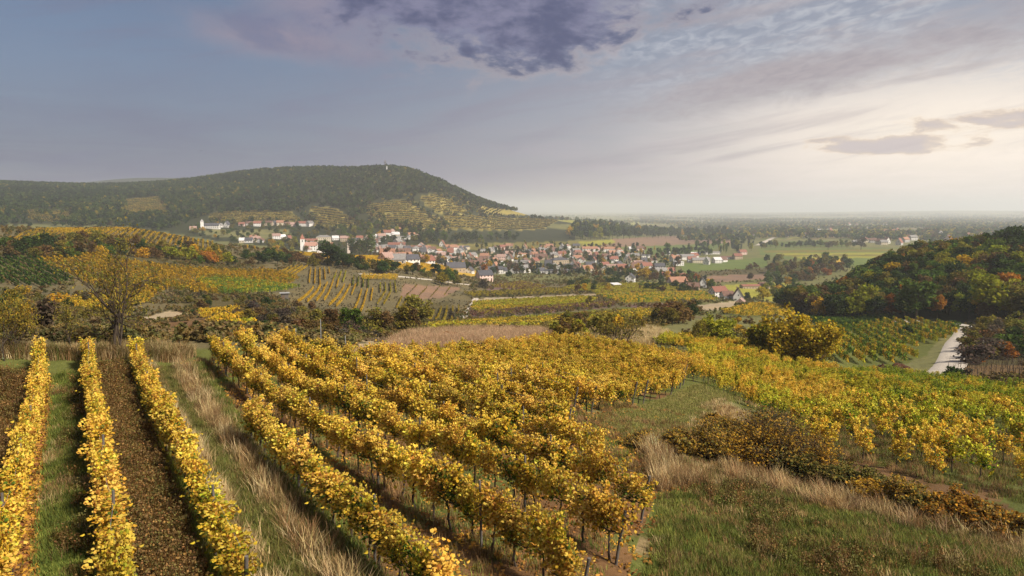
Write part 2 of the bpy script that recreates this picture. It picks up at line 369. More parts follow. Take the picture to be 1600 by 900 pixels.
class Builder:
    """collects vertices, faces and colours into one mesh"""
    def __init__(self): self.V = []; self.F = {}; self.C = []; self.n = 0; self.m = {}
    def add(self, V, F, col=(1, 1, 1), mat=0):
        V = np.asarray(V, float); F = np.asarray(F, int)
        self.F.setdefault(F.shape[1], []).append(F + self.n); self.m.setdefault(F.shape[1], []).append(np.full(len(F), mat))
        self.V.append(V); c = np.asarray(col, float)
        self.C.append(np.broadcast_to(c, (len(V), 3)) if c.ndim == 1 else c)
        self.n += len(V)
    def box(self, cx, cy, cz, sx, sy, sz, col=(1, 1, 1), mat=0, rz=0.0):
        c, s = math.cos(rz), math.sin(rz)
        v = np.array([[x, y, z] for z in (-.5, .5) for y in (-.5, .5) for x in (-.5, .5)]) * (sx, sy, sz)
        v = np.stack([v[:, 0] * c - v[:, 1] * s + cx, v[:, 0] * s + v[:, 1] * c + cy, v[:, 2] + cz], 1)
        self.add(v, [[0, 2, 3, 1], [4, 5, 7, 6], [0, 1, 5, 4], [2, 6, 7, 3], [0, 4, 6, 2], [1, 3, 7, 5]], col, mat)
    def tube(self, P, R, k=6, col=(1, 1, 1), mat=0, cap=True):
        P = np.asarray(P, float); R = np.asarray(R, float); n = len(P)
        T = np.gradient(P, axis=0); T /= np.linalg.norm(T, axis=1)[:, None] + 1e-9
        ref = np.array([0.31, 0.95, 0.05]); U = np.cross(T, ref); U /= np.linalg.norm(U, axis=1)[:, None] + 1e-9
        W = np.cross(T, U); a = np.arange(k) * 2 * math.pi / k
        V = (P[:, None, :] + R[:, None, None] * (np.cos(a)[None, :, None] * U[:, None, :] + np.sin(a)[None, :, None] * W[:, None, :])).reshape(-1, 3)
        i = np.arange(n - 1)[:, None] * k; j = np.arange(k)[None, :]; j2 = (j + 1) % k
        F = np.stack([i + j, i + j2, i + k + j2, i + k + j], -1).reshape(-1, 4)
        self.add(V, F, col, mat)
        if cap:
            self.add(np.vstack([P[-1:], V[-k:]]), [[0, 1 + q, 1 + (q + 1) % k] for q in range(k)], col, mat)
    def leaves(self, Cn, size, cols, rs, up=0.3, aspect=1.0, fold=True, mat=0):
        """folded six-corner leaves at centres Cn"""
        n = len(Cn); size = np.broadcast_to(size, (n,))
        nrm = rs.normal(size=(n, 3)); nrm[:, 2] = np.abs(nrm[:, 2]) * (0.5 + up) + up * 0.5
        nrm /= np.linalg.norm(nrm, axis=1)[:, None]
        t = np.cross(nrm, rs.normal(size=(n, 3))); t /= np.linalg.norm(t, axis=1)[:, None] + 1e-9
        b = np.cross(nrm, t); s = size[:, None]; dn = nrm * s * 0.22
        w = b * s * 0.5 * aspect; l = t * s * 0.5
        if fold:
            V = np.stack([Cn - l, Cn + l, Cn - 0.55 * l + w * 0.8 - dn, Cn + 0.45 * l + w - dn, Cn - 0.55 * l - w * 0.8 - dn, Cn + 0.45 * l - w - dn], 1).reshape(-1, 3)
            o = np.arange(n)[:, None] * 6
            F = np.concatenate([o + [[0, 2, 3, 1]], o + [[0, 1, 5, 4]]])
            C = np.repeat(cols, 6, 0)
        else:
            V = np.stack([Cn - l, Cn + w, Cn + l, Cn - w], 1).reshape(-1, 3)
            F = np.arange(n)[:, None] * 4 + [[0, 1, 2, 3]]; C = np.repeat(cols, 4, 0)
        self.add(V, F, C, mat)
    def build(self, name, mats, smooth=False):
        ks = sorted(self.F)
        F = [np.concatenate(self.F[k]) for k in ks]; fm = np.concatenate([np.concatenate(self.m[k]) for k in ks])
        return mesh_np(name, np.concatenate(self.V), F, mats, np.concatenate(self.C), fm, smooth)
def obj(name, data, parent=None, loc=None, rz=0.0, s=1.0, tint=None):
    o = bpy.data.objects.new(name, data); COL.objects.link(o)
    if parent is not None: o.parent = parent
    if loc is not None: o.location = loc
    if rz: o.rotation_euler = (0, 0, rz)
    if not isinstance(s, (int, float)): o.scale = s
    elif s != 1.0: o.scale = (s, s, s)
    if tint is not None: o['tint'] = [float(tint[0]), float(tint[1]), float(tint[2]), 1.0]
    return o
def tag(o, label, cat=None, group=None, kind=None):
    o['label'] = label
    if cat: o['category'] = cat
    if group: o['group'] = group
    if kind: o['kind'] = kind
    return o
_ncache = {}
def scatter(name, label, X, Y, Z, variants, rz, scl, tint, vi=None, tilt=None, cat=None, kind='stuff'):
    """one object of countless copies: a point cloud mesh with a geometry-nodes instancer"""
    n = len(X)
    me = bpy.data.meshes.new(name); me.vertices.add(n)
    me.vertices.foreach_set('co', np.stack([X, Y, Z], 1).astype(np.float32).ravel())
    rot = np.zeros((n, 3), np.float32); rot[:, 2] = rz
    if tilt is not None: rot[:, :2] = tilt
    a = me.attributes.new('rot', 'FLOAT_VECTOR', 'POINT'); a.data.foreach_set('vector', rot.ravel())
    sc = np.asarray(scl, np.float32); sc = np.broadcast_to(sc[:, None], (n, 3)) if sc.ndim == 1 else sc
    a = me.attributes.new('scl', 'FLOAT_VECTOR', 'POINT'); a.data.foreach_set('vector', np.ascontiguousarray(sc, np.float32).ravel())
    a = me.attributes.new('vi', 'INT', 'POINT'); a.data.foreach_set('value', (vi if vi is not None else rng.integers(0, len(variants), n)).astype(np.int32))
    a = me.attributes.new('tint', 'FLOAT_COLOR', 'POINT'); c4 = np.ones((n, 4), np.float32); c4[:, :3] = tint; a.data.foreach_set('color', c4.ravel())
    o = bpy.data.objects.new(name, me); COL.objects.link(o)
    key = tuple(v.name for v in variants)
    if key not in _ncache:
        ng = bpy.data.node_groups.new('scatter', 'GeometryNodeTree')
        ng.interface.new_socket('Geometry', in_out='INPUT', socket_type='NodeSocketGeometry')
        ng.interface.new_socket('Geometry', in_out='OUTPUT', socket_type='NodeSocketGeometry')
        gi = ng.nodes.new('NodeGroupInput'); go = ng.nodes.new('NodeGroupOutput')
        ip = ng.nodes.new('GeometryNodeInstanceOnPoints'); jn = ng.nodes.new('GeometryNodeJoinGeometry')
        ng.links.new(gi.outputs[0], ip.inputs['Points'])
        for v in variants:
            so_ = bpy.data.objects.get('src_' + v.name) or bpy.data.objects.new('src_' + v.name, v)
            oi = ng.nodes.new('GeometryNodeObjectInfo'); oi.inputs['Object'].default_value = so_
            gti = ng.nodes.new('GeometryNodeGeometryToInstance'); ng.links.new(oi.outputs['Geometry'], gti.inputs[0])
            ng.links.new(gti.outputs[0], jn.inputs[0])
        ng.links.new(jn.outputs[0], ip.inputs['Instance']); ip.inputs['Pick Instance'].default_value = True
        for nm, typ, sk in (('vi', 'INT', 'Instance Index'), ('rot', 'FLOAT_VECTOR', 'Rotation'), ('scl', 'FLOAT_VECTOR', 'Scale')):
            na = ng.nodes.new('GeometryNodeInputNamedAttribute'); na.data_type = typ; na.inputs['Name'].default_value = nm
            ng.links.new(na.outputs[0], ip.inputs[sk])
        ng.links.new(ip.outputs[0], go.inputs[0]); _ncache[key] = ng
    md = o.modifiers.new('scatter', 'NODES'); md.node_group = _ncache[key]
    tag(o, label, cat, None, kind)
    return o
# ------------------------------------------------------------------ land-use colours (linear albedo)
C_ = dict(grass=(0.105, 0.115, 0.032), lush=(0.085, 0.11, 0.026), dry=(0.22, 0.165, 0.085), straw=(0.36, 0.275, 0.16), soil=(0.12, 0.085, 0.055), dark=(0.085, 0.072, 0.032),
          weeds=(0.14, 0.092, 0.045), beige=(0.33, 0.265, 0.175), bank=(0.125, 0.105, 0.055), olive=(0.15, 0.13, 0.035), gold=(0.40, 0.26, 0.04), plough=(0.20, 0.13, 0.09), forest=(0.03, 0.035, 0.016),
          meadow=(0.15, 0.145, 0.06), brightg=(0.105, 0.14, 0.038), litter=(0.15, 0.085, 0.04), valley=(0.13, 0.13, 0.05), heather=(0.15, 0.095, 0.085), ygreen=(0.25, 0.24, 0.04), terr=(0.26, 0.215, 0.06))
LAND = [  # (pixel outline, rmin, rmax, colour): later entries lie on top
    ([(-400,640),(-400,275),(900,275),(900,440),(700,420),(560,400),(420,385),(330,375),(190,352),(0,352)], 620, 2700, 'forest'),
    ([(577,318),(640,312),(662,330),(692,346),(702,358),(640,357),(600,346),(574,334)], 1150, 2100, 'terr'),
    ([(655,310),(688,301),(722,325),(736,335),(682,332)], 1150, 2100, 'terr'),
    ([(690,336),(780,339),(872,344),(850,358),(760,360),(702,357)], 1150, 2100, 'terr'),
    ([(485,323),(522,326),(556,346),(540,356),(492,352)], 1150, 2100, 'terr'),
    ([(328,335),(370,328),(452,331),(472,346),(400,346),(332,346)], 1150, 2100, 'terr'),
    ([(195,312),(250,308),(258,335),(198,338)], 1150, 2100, 'terr'),
    ([(720,312),(800,326),(842,336),(762,336)], 1150, 2100, 'terr'),
    ([(310,362),(340,358),(450,360),(460,372),(380,373),(320,368)], 1000, 1300, 'meadow'),
    ([(-400,556),(1100,540),(1120,500),(1000,470),(700,400),(350,380),(190,350),(-400,350)], 52, 620, 'bank'),
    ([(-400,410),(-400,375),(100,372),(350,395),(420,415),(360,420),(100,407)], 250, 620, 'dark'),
    ([(270,455),(400,460),(560,495),(700,470),(720,500),(640,530),(430,520),(300,495)], 70, 330, 'dark'),
    ([(-400,560),(-400,440),(130,440),(240,480),(210,552)], 56, 300, 'bank'),
    ([(200,556),(210,500),(300,480),(400,520),(420,556)], 56, 260, 'weeds'),
    ([(205,498),(265,485),(300,492),(240,505)], 100, 300, 'beige'), ([(220,532),(320,515),(320,522),(225,540)], 60, 260, 'beige'),
    ([(225,510),(310,500),(318,512),(225,528)], 60, 260, 'litter'),
    ([(540,540),(620,524),(760,515),(830,520),(900,528),(860,540),(700,562),(560,570)], 58, 190, 'straw'),
    ([(620,520),(700,505),(880,495),(1030,484),(1080,505),(1040,525),(830,520)], 100, 330, 'olive'),
    ([(1010,522),(1060,500),(1235,496),(1230,512),(1120,524)], 120, 300, 'meadow'),
    ([(900,524),(960,505),(1000,520),(980,535)], 90, 220, 'straw'),
    ([(735,500),(1000,478),(1000,484),(735,506)], 150, 420, 'grass'),
    ([(740,467),(980,457),(1000,460),(745,472)], 250, 600, 'beige'),
    ([(725,460),(890,450),(890,460),(735,466)], 300, 700, 'dark'),
    ([(755,452),(815,440),(860,449),(850,453)], 350, 800, 'heather'),
    ([(735,474),(935,466),(920,476),(735,490)], 220, 460, 'olive'),
    ([(735,490),(960,474),(960,479),(735,497)], 200, 420, 'heather'),
    ([(930,462),(1100,456),(1122,470),(975,476)], 300, 640, 'olive'), ([(975,477),(1090,470),(1095,474),(1000,484)], 250, 480, 'heather'),
    ([(1085,478),(1150,470),(1160,476),(1100,488)], 250, 520, 'beige'),
    ([(627,443),(722,450),(685,468),(627,464)], 260, 560, 'plough'),
    ([(560,400),(700,398),(860,398),(1180,395),(1180,470),(1000,455),(860,442),(740,452),(640,425)], 600, 1250, 'valley'),
    ([(380,382),(520,378),(720,405),(760,435),(700,428),(560,412)], 440, 900, 'gold'),
    ([(860,378),(1180,360),(1200,400),(900,402)], 1100, 2000, 'valley'),
    ([(640,383),(870,377),(1000,374),(1000,382),(700,392)], 1000, 1500, 'olive'),
    ([(915,382),(960,373),(1060,368),(1150,375),(1140,382),(960,386)], 1100, 2000, 'plough'), ([(960,386),(1140,380),(1100,396),(1010,398)], 1000, 1800, 'brightg'),
    ([(900,378),(960,374),(960,380),(920,386)], 1100, 1900, 'ygreen'),
    ([(1060,412),(1200,402),(1200,418),(1070,427)], 700, 1250, 'brightg'), ([(1100,432),(1200,427),(1200,436),(1105,442)], 600, 1000, 'plough'), ([(1075,425),(1200,418),(1200,427),(1080,432)], 600, 1100, 'dark'),
    ([(1130,446),(1240,440),(1240,475),(1140,462)], 450, 900, 'ygreen'),
    ([(1185,388),(1420,388),(1420,425),(1190,400)], 800, 1900, 'brightg'), ([(1210,396),(1400,394),(1400,403),(1250,404)], 800, 1500, 'ygreen'), ([(1190,391),(1420,389),(1420,393),(1200,395)], 900, 1800, 'olive'), ([(1190,399),(1420,397),(1420,400),(1230,401)], 900, 1400, 'olive'), ([(1190,382),(1420,380),(1420,385),(1190,386)], 1200, 2200, 'meadow'),
    ([(1250,404),(1330,404),(1310,412),(1260,410)], 700, 1300, 'gold'),
    ([(1190,378),(1300,376),(1330,386),(1190,386)], 1300, 2200, 'lush'), ([(820,360),(860,350),(1000,352),(1000,366),(880,362)], 1600, 3500, 'valley'),
    ([(800,345),(900,340),(1000,345),(1000,352),(860,352)], 1900, 5200, 'ygreen'),
    ([(1260,510),(1340,480),(1420,498),(1520,505),(1520,535),(1440,575),(1300,575),(1270,540)], 115, 300, 'grass'),
    ([(1230,500),(1230,430),(1330,395),(1600,365),(1900,360),(1900,505),(1520,506),(1400,498)], 235, 620, 'forest'),
    ([(1370,590),(1440,560),(1480,520),(1500,540),(1470,600)], 100, 260, 'meadow'),
    ([(1470,605),(1480,570),(1620,555),(1900,560),(1900,640),(1540,612)], 90, 190, 'weeds'),
    ([(1490,570),(1510,500),(1900,480),(1900,560)], 130, 260, 'dark'),
    ([(1080,600),(1100,548),(1280,550),(1420,580),(1640,610),(1900,640),(1900,760),(1330,680)], 52, 130, 'grass'),
    ([(1180,650),(1320,640),(1600,640),(1900,680),(1900,830),(1600,790),(1340,715),(1220,700)], 36, 100, 'grass'),
    ([(1040,730),(1080,690),(1200,640),(1300,690),(1450,760),(1640,800),(1700,880),(1560,850),(1380,800),(1180,752)], 20, 62, 'dark'),
]
def row_coords(X, Y):
    n = (math.cos(math.radians(-33)), -math.sin(math.radians(-33)))
    return X * n[0] + Y * n[1], -X * n[1] + Y * n[0]      # across, along the vine rows
def from_rows(s, t):
    n = (math.cos(math.radians(-33)), -math.sin(math.radians(-33)))
    return s * n[0] - t * n[1], s * n[1] + t * n[0]
def left_row_s(k, t):                                     # the four rows beside the path (they run a little off the block's axis)
    return np.array([-3.55, -1.15, 1.15, 3.55])[k] + (t - 20) * 0.033
def land_colour(X, Y, Z):
    px, py = project(X, Y, Z); r = np.hypot(X, Y)
    px = np.where(np.isnan(px), -9999, px); py = np.where(np.isnan(py), 9999, py)
    Cc = np.tile(np.array(C_['grass']), (len(X), 1))
    Cc[r > 100] = C_['valley']
    a = np.degrees(np.arctan2(X, Y))
    fade = np.clip((np.log(r) - math.log(2000)) / 1.0, 0, 1)[:, None]
    fields = np.floor((a + 60) * 1.6 + vnoise(a * 0.9, np.log(r) * 9, 5) * 3).astype(int) * 31 + np.floor(np.log(r) * 14 + a * 0.12).astype(int)
    pal = np.array([C_['valley'], C_['lush'], C_['meadow'], C_['olive'], C_['dry'], C_['grass'], C_['ygreen']])
    far = pal[(fields * 7919) % 7] * 0.9
    Cc = np.where(r[:, None] > 1700, far, Cc); Cc[(r > 1700) & (a < -9)] = C_['forest']
    jx = px + fbm(X / 7, Y / 7, 41, 2) * 8 * np.clip(60 / r, 0.08, 1) * 4; jy = py + fbm(X / 7, Y / 7, 45, 2) * 5 * np.clip(60 / r, 0.08, 1) * 4
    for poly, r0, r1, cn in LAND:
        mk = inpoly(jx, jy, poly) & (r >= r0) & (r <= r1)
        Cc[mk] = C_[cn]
    # strips between the nearest rows
    s, t = row_coords(X, Y); near = (t > -10) & (t < 47) & (r < 62)
    L = [left_row_s(k, t) for k in range(4)]
    wob = fbm(X / 2.5, Y / 2.5, 61, 3) * 0.9
    def strip(lo, hi, cn):
        mk = near & (s + wob > lo) & (s + wob < hi); Cc[mk] = C_[cn]
    strip(-99, L[1], 'weeds'); strip(L[1] - 0.1, L[1] + 0.75, 'litter'); strip(L[1] + 0.75, L[2] - 0.25, 'lush'); strip(L[2] - 0.25, L[2] + 0.5, 'litter')
    strip(L[2] + 0.4, L[3] - 0.55, 'weeds'); strip(L[3] - 0.75, L[3] - 0.2, 'grass'); strip(L[3] - 0.2, L[3] + 1.0, 'dry'); strip(L[3] + 0.95, L[3] + 1.9, 'lush'); strip(L[3] + 1.9, L[3] + 2.8, 'dry')
    strip(L[3] + 2.8, L[3] + 3.6, 'grass'); strip(7.0, 40, 'litter')
    g = near & (s > 7.6) & (fbm(X / 1.6, Y / 1.6, 71, 3) > 0.03); Cc[g] = C_['grass']
    hd = inpoly(px, py, [(905,640),(990,640),(1090,602),(1120,610),(1190,640),(1080,690),(1040,720),(1020,690),(960,668)]) & (r > 30) & (r < 75)
    Cc[hd] = C_['meadow']
    bl = np.clip((fbm(X / 2.2, Y / 2.2, 81, 4) - 0.02) * 6, 0, 1)[:, None] * 0.8; Cc = np.where(hd[:, None], Cc * (1 - bl) + np.array(C_['dry']) * bl, Cc)
    md = inpoly(px, py, [(1030,760),(1180,756),(1380,806),(1600,862),(1800,930),(1800,1200),(900,1200),(985,880)]) & (r < 40)
    Cc[md] = C_['grass']; b = md & (fbm(X / 2.2, Y / 2.2, 85, 3) > 0.08); Cc[b] = C_['dry']; b = md & (fbm(X / 2.0, Y / 2.0, 88, 3) < -0.10); Cc[b] = C_['lush']
    back = (Y < 2); Cc[back] = C_['grass']
    return Cc
# ------------------------------------------------------------------ ground sheet (polar grid round the viewpoint, reaching the horizon)
aa = np.concatenate([np.linspace(-math.pi, -0.86, 40, endpoint=False), np.linspace(-0.86, 0.86, 700), np.linspace(0.86, math.pi, 41)[1:]])
lr = np.exp(np.linspace(math.log(3.0), math.log(25900.0), 460))
AA, RR = np.meshgrid(aa, lr, indexing='ij')
X = (np.sin(AA) * RR).ravel(); Y = (np.cos(AA) * RR).ravel(); Z = ground(X, Y)
na, nr = AA.shape
i = np.arange(na - 1)[:, None] * nr; j = np.arange(nr - 1)[None, :]
F4 = np.stack([i + j, i + j + 1, i + nr + j + 1, i + nr + j], -1).reshape(-1, 4)
GC = land_colour(X, Y, Z)
ctr = len(X)
V = np.vstack([np.stack([X, Y, Z], 1), [[0, 0, float(ground(0.01, 0.01))]]])
F3 = np.stack([np.full(na - 1, ctr), np.arange(na - 1) * nr, (np.arange(na - 1) + 1) * nr], 1)
V_TERR_MIN = V[:, 2].min(); print('terrain z', V[:, 2].min(), V[:, 2].max())
me = mesh_np('terrain', V, [F3, F4], M['ground'], np.vstack([GC, [C_['grass']]]), smooth=True)
terrain = obj('terrain', me); terrain['kind'] = 'structure'; tag(terrain, 'rolling ground of the valley with fields, banks and hillsides')
# ------------------------------------------------------------------ roads and tracks draped just above the ground
def ribbon(name, label, pix, width, r0, r1, lift=0.03, mat='road', kind='structure', zoff=None):
    pp = np.array([at(p[0], p[1], r0, r1) for p in pix])[:, :2]
    tt = np.linspace(0, len(pp) - 1, len(pp) * 12); k = np.clip(tt.astype(int), 0, len(pp) - 2); f = (tt - k)[:, None]
    p0, p1, p2, p3 = pp[np.maximum(k - 1, 0)], pp[k], pp[k + 1], pp[np.minimum(k + 2, len(pp) - 1)]
    C = 0.5 * (2 * p1 + (p2 - p0) * f + (2 * p0 - 5 * p1 + 4 * p2 - p3) * f ** 2 + (3 * p1 - p0 - 3 * p2 + p3) * f ** 3)
    T = np.gradient(C, axis=0); T /= np.linalg.norm(T, axis=1)[:, None] + 1e-9; Nn = np.stack([-T[:, 1], T[:, 0]], 1)
    rows = []
    for q in np.linspace(-0.5, 0.5, 7):
        e = C + Nn * width * q; zz = ground(e[:, 0], e[:, 1]) + lift - (0.25 if abs(q) > 0.49 else 0) * width / 4.5
        rows.append(np.stack([e[:, 0], e[:, 1], zz], 1))
    V = np.concatenate(rows); n = len(C)
    F = np.concatenate([np.stack([np.arange(n - 1) + a * n, np.arange(n - 1) + (a + 1) * n, np.arange(n - 1) + 1 + (a + 1) * n, np.arange(n - 1) + 1 + a * n], 1) for a in range(6)])
    o = obj(name, mesh_np(name, V, F, M[mat], smooth=True)); o['kind'] = kind; tag(o, label); return o
ribbon('road', 'pale gravel road bending down past the wooded hill', [(1448,604),(1466,590),(1486,568),(1492,550),(1496,537),(1505,525),(1508,514),(1494,508.5),(1460,505),(1400,501)], 5.6, 95, 300, 0.22)
ribbon('road', 'distant pale road running towards the hazy town', [(1183,384),(1197,377),(1210,371),(1228,365)], 11, 1200, 3000, 0.8)
for q, (dx) in enumerate((0, 4.5)):
    ribbon('track', ('pale wheel track beside the small vineyard plots', 'second pale wheel track running alongside its twin')[q], [(741 + dx, 466), (734 + dx, 480), (725 + dx, 492), (711 + dx, 505)], 1.5, 180, 520, 0.12)
ribbon('track', 'grey farm track along the top of the terraced plots', [(560,428),(620,432),(680,438),(735,445)], 3, 350, 650, 0.15)
# ------------------------------------------------------------------ plant library
def jit(c, n, rs, v=0.13, h=0.07):
    c = np.asarray(c, float); k = 1 + rs.normal(size=(n, 1)) * v
    return np.clip(c * k * (1 + rs.normal(size=(n, 3)) * h), 0.004, 0.95)
GOLD, GOLD2, OLIVE, YGREEN, GREEN = (0.62, 0.405, 0.042), (0.69, 0.48, 0.08), (0.30, 0.23, 0.035), (0.34, 0.31, 0.03), (0.085, 0.13, 0.022)
RUST, BROWN = (0.26, 0.10, 0.02), (0.13, 0.08, 0.035)
def vine_foliage(name, seed, leaves=420, size=0.076, half=0.62, sparse=False):
    rs = np.random.default_rng(seed); b = Builder()
    # shoots rising from a fruiting wire at 0.75 m, leaves along each shoot
    ns = 13 if not sparse else 7; per = leaves // ns; P = []; hh = []
    for k in range(ns):
        x0 = rs.uniform(-half, half); z0 = rs.uniform(0.62, 0.85); y0 = rs.normal() * 0.06
        L = rs.uniform(0.7, 1.3); lx = rs.normal() * 0.2; ly = rs.normal() * 0.10; droop = rs.uniform(0, 0.4)
        u = rs.random(per) ** 0.8
        p = np.stack([x0 + lx * u, y0 + ly * u + droop * np.sign(ly) * np.maximum(0, u - 0.6) * 1.0, z0 + L * u - droop * np.maximum(0, u - 0.7) ** 2 * 5], 1)
        w = 0.15 * (1 - 0.5 * u)[:, None]
        p += rs.normal(size=(per, 3)) * w * (1.0, 0.85, 0.7)
        P.append(p); hh.append(u)
    for k in range(3 if not sparse else 4):          # long stray canes
        m_ = 26; u = rs.random(m_); x0 = rs.uniform(-half, half); a_ = rs.uniform(0, 6.28); o_ = rs.uniform(0.25, 0.6); hgt = rs.uniform(1.1, 1.45)
        p = np.stack([x0 + math.cos(a_) * o_ * u ** 1.5, math.sin(a_) * o_ * 0.8 * u ** 1.5, 0.85 + hgt * u - 0.35 * u ** 3], 1) + rs.normal(size=(m_, 3)) * 0.045
        P.append(p); hh.append(u)
    P = np.concatenate(P); u = np.concatenate(hh); n = len(P)
    g = np.clip((P[:, 2] - 0.6) / 1.2, 0, 1)
    out = np.clip(np.abs(P[:, 1]) / 0.3, 0, 1)
    patch = fbm(P[:, 0] * 2 + seed, P[:, 2] * 2, seed, 2) * 1.6
    q = rs.random(n) * 0.55 + g * 0.35 + out * 0.18 + patch
    cols = np.where((q > 0.62)[:, None], jit(GOLD2, n, rs), np.where((q > 0.36)[:, None], jit(GOLD, n, rs), np.where((q > 0.19)[:, None], jit(YGREEN, n, rs), jit(GREEN, n, rs, 0.3))))
    br = rs.random(n) < 0.09; cols[br] = jit((0.32, 0.15, 0.03), n, rs)[br]
    b.leaves(P, size * np.clip(rs.lognormal(0, 0.28, n), 0.5, 1.45), cols, rs, up=0.35)
    return b.build(name, M['leaf'])
def vine_trunk(name, seed):
    rs = np.random.default_rng(seed + 100); b = Builder()
    z = np.linspace(-0.15, 0.8, 7); P = np.stack([np.cumsum(rs.normal(size=7) * 0.025), np.cumsum(rs.normal(size=7) * 0.02), z], 1)
    b.tube(P, np.linspace(0.042, 0.024, 7), 6)
    for sgn in (-1, 1):
        e = P[-1] + np.array([[0, 0, 0], [0.2 * sgn, 0.02, 0.06], [0.55 * sgn, rs.normal() * 0.03, 0.05]]); b.tube(e, [0.024, 0.018, 0.011], 5)
    for k in range(5):
        x = rs.uniform(-0.5, 0.5); e = np.array([[x, 0, 0.83], [x + rs.normal() * 0.08, rs.normal() * 0.08, 1.2], [x + rs.normal() * 0.16, rs.normal() * 0.14, 1.65]]); b.tube(e, [0.008, 0.006, 0.004], 3)
    return b.build(name, M['bark'])
VINE_F = [vine_foliage('vine_foliage_%d' % k, 10 + k, 860 + 100 * (k % 3)) for k in range(8)]
VINE_T = [vine_trunk('vine_trunk_%d' % k, k) for k in range(5)]
VINE_S = [vine_foliage('vine_sparse_%d' % k, 40 + k, 300, 0.115, 0.7, True) for k in range(5)]
def joined_vine(name, f, tr):
    b = Builder()
    for me_, mat in ((f, 0), (tr, 1)):
        n = len(me_.vertices); v = np.zeros(n * 3); me_.vertices.foreach_get('co', v)
        cc = np.zeros(n * 4); me_.color_attributes['Col'].data.foreach_get('color', cc)
        by = {}
        for p in me_.polygons: by.setdefault(len(p.vertices), []).append(list(p.vertices))
        base = b.n; b.V.append(v.reshape(-1, 3)); b.C.append(cc.reshape(-1, 4)[:, :3]); b.n += n
        for k, fs in by.items():
            b.F.setdefault(k, []).append(np.array(fs) + base); b.m.setdefault(k, []).append(np.full(len(fs), mat))
    return b.build(name, [M['leaf'], M['bark']])
VINE_J = [joined_vine('vine_whole_%d' % k, VINE_F[k], VINE_T[k % 5]) for k in range(6)]
VINE_JS = [joined_vine('vine_thin_%d' % k, VINE_S[k], VINE_T[k]) for k in range(5)]
def clump(name, seed, n, sx, sy, z0, z1, size, base=None):
    """neutral leaf clump (tinted per copy) used for distant rows and shrubs"""
    rs = np.random.default_rng(seed); b = Builder()
    P = np.stack([rs.uniform(-sx, sx, n), rs.normal(size=n) * sy * 0.5, rs.uniform(z0, z1, n)], 1)
    b.leaves(P, size * rs.uniform(0.7, 1.3, n), jit((1, 1, 1), n, rs, 0.28, 0.12), rs, up=0.5, fold=False)
    return b.build(name, M['leaf'])
ROW_MID = [clump('row_mid_%d' % k, 60 + k, 46, 0.8, 0.5, 0.55, 1.75, 0.42) for k in range(5)]
ROW_FAR = [clump('row_far_%d' % k, 70 + k, 40, 3.0, 0.8, 0.4, 1.7, 1.0) for k in range(4)]
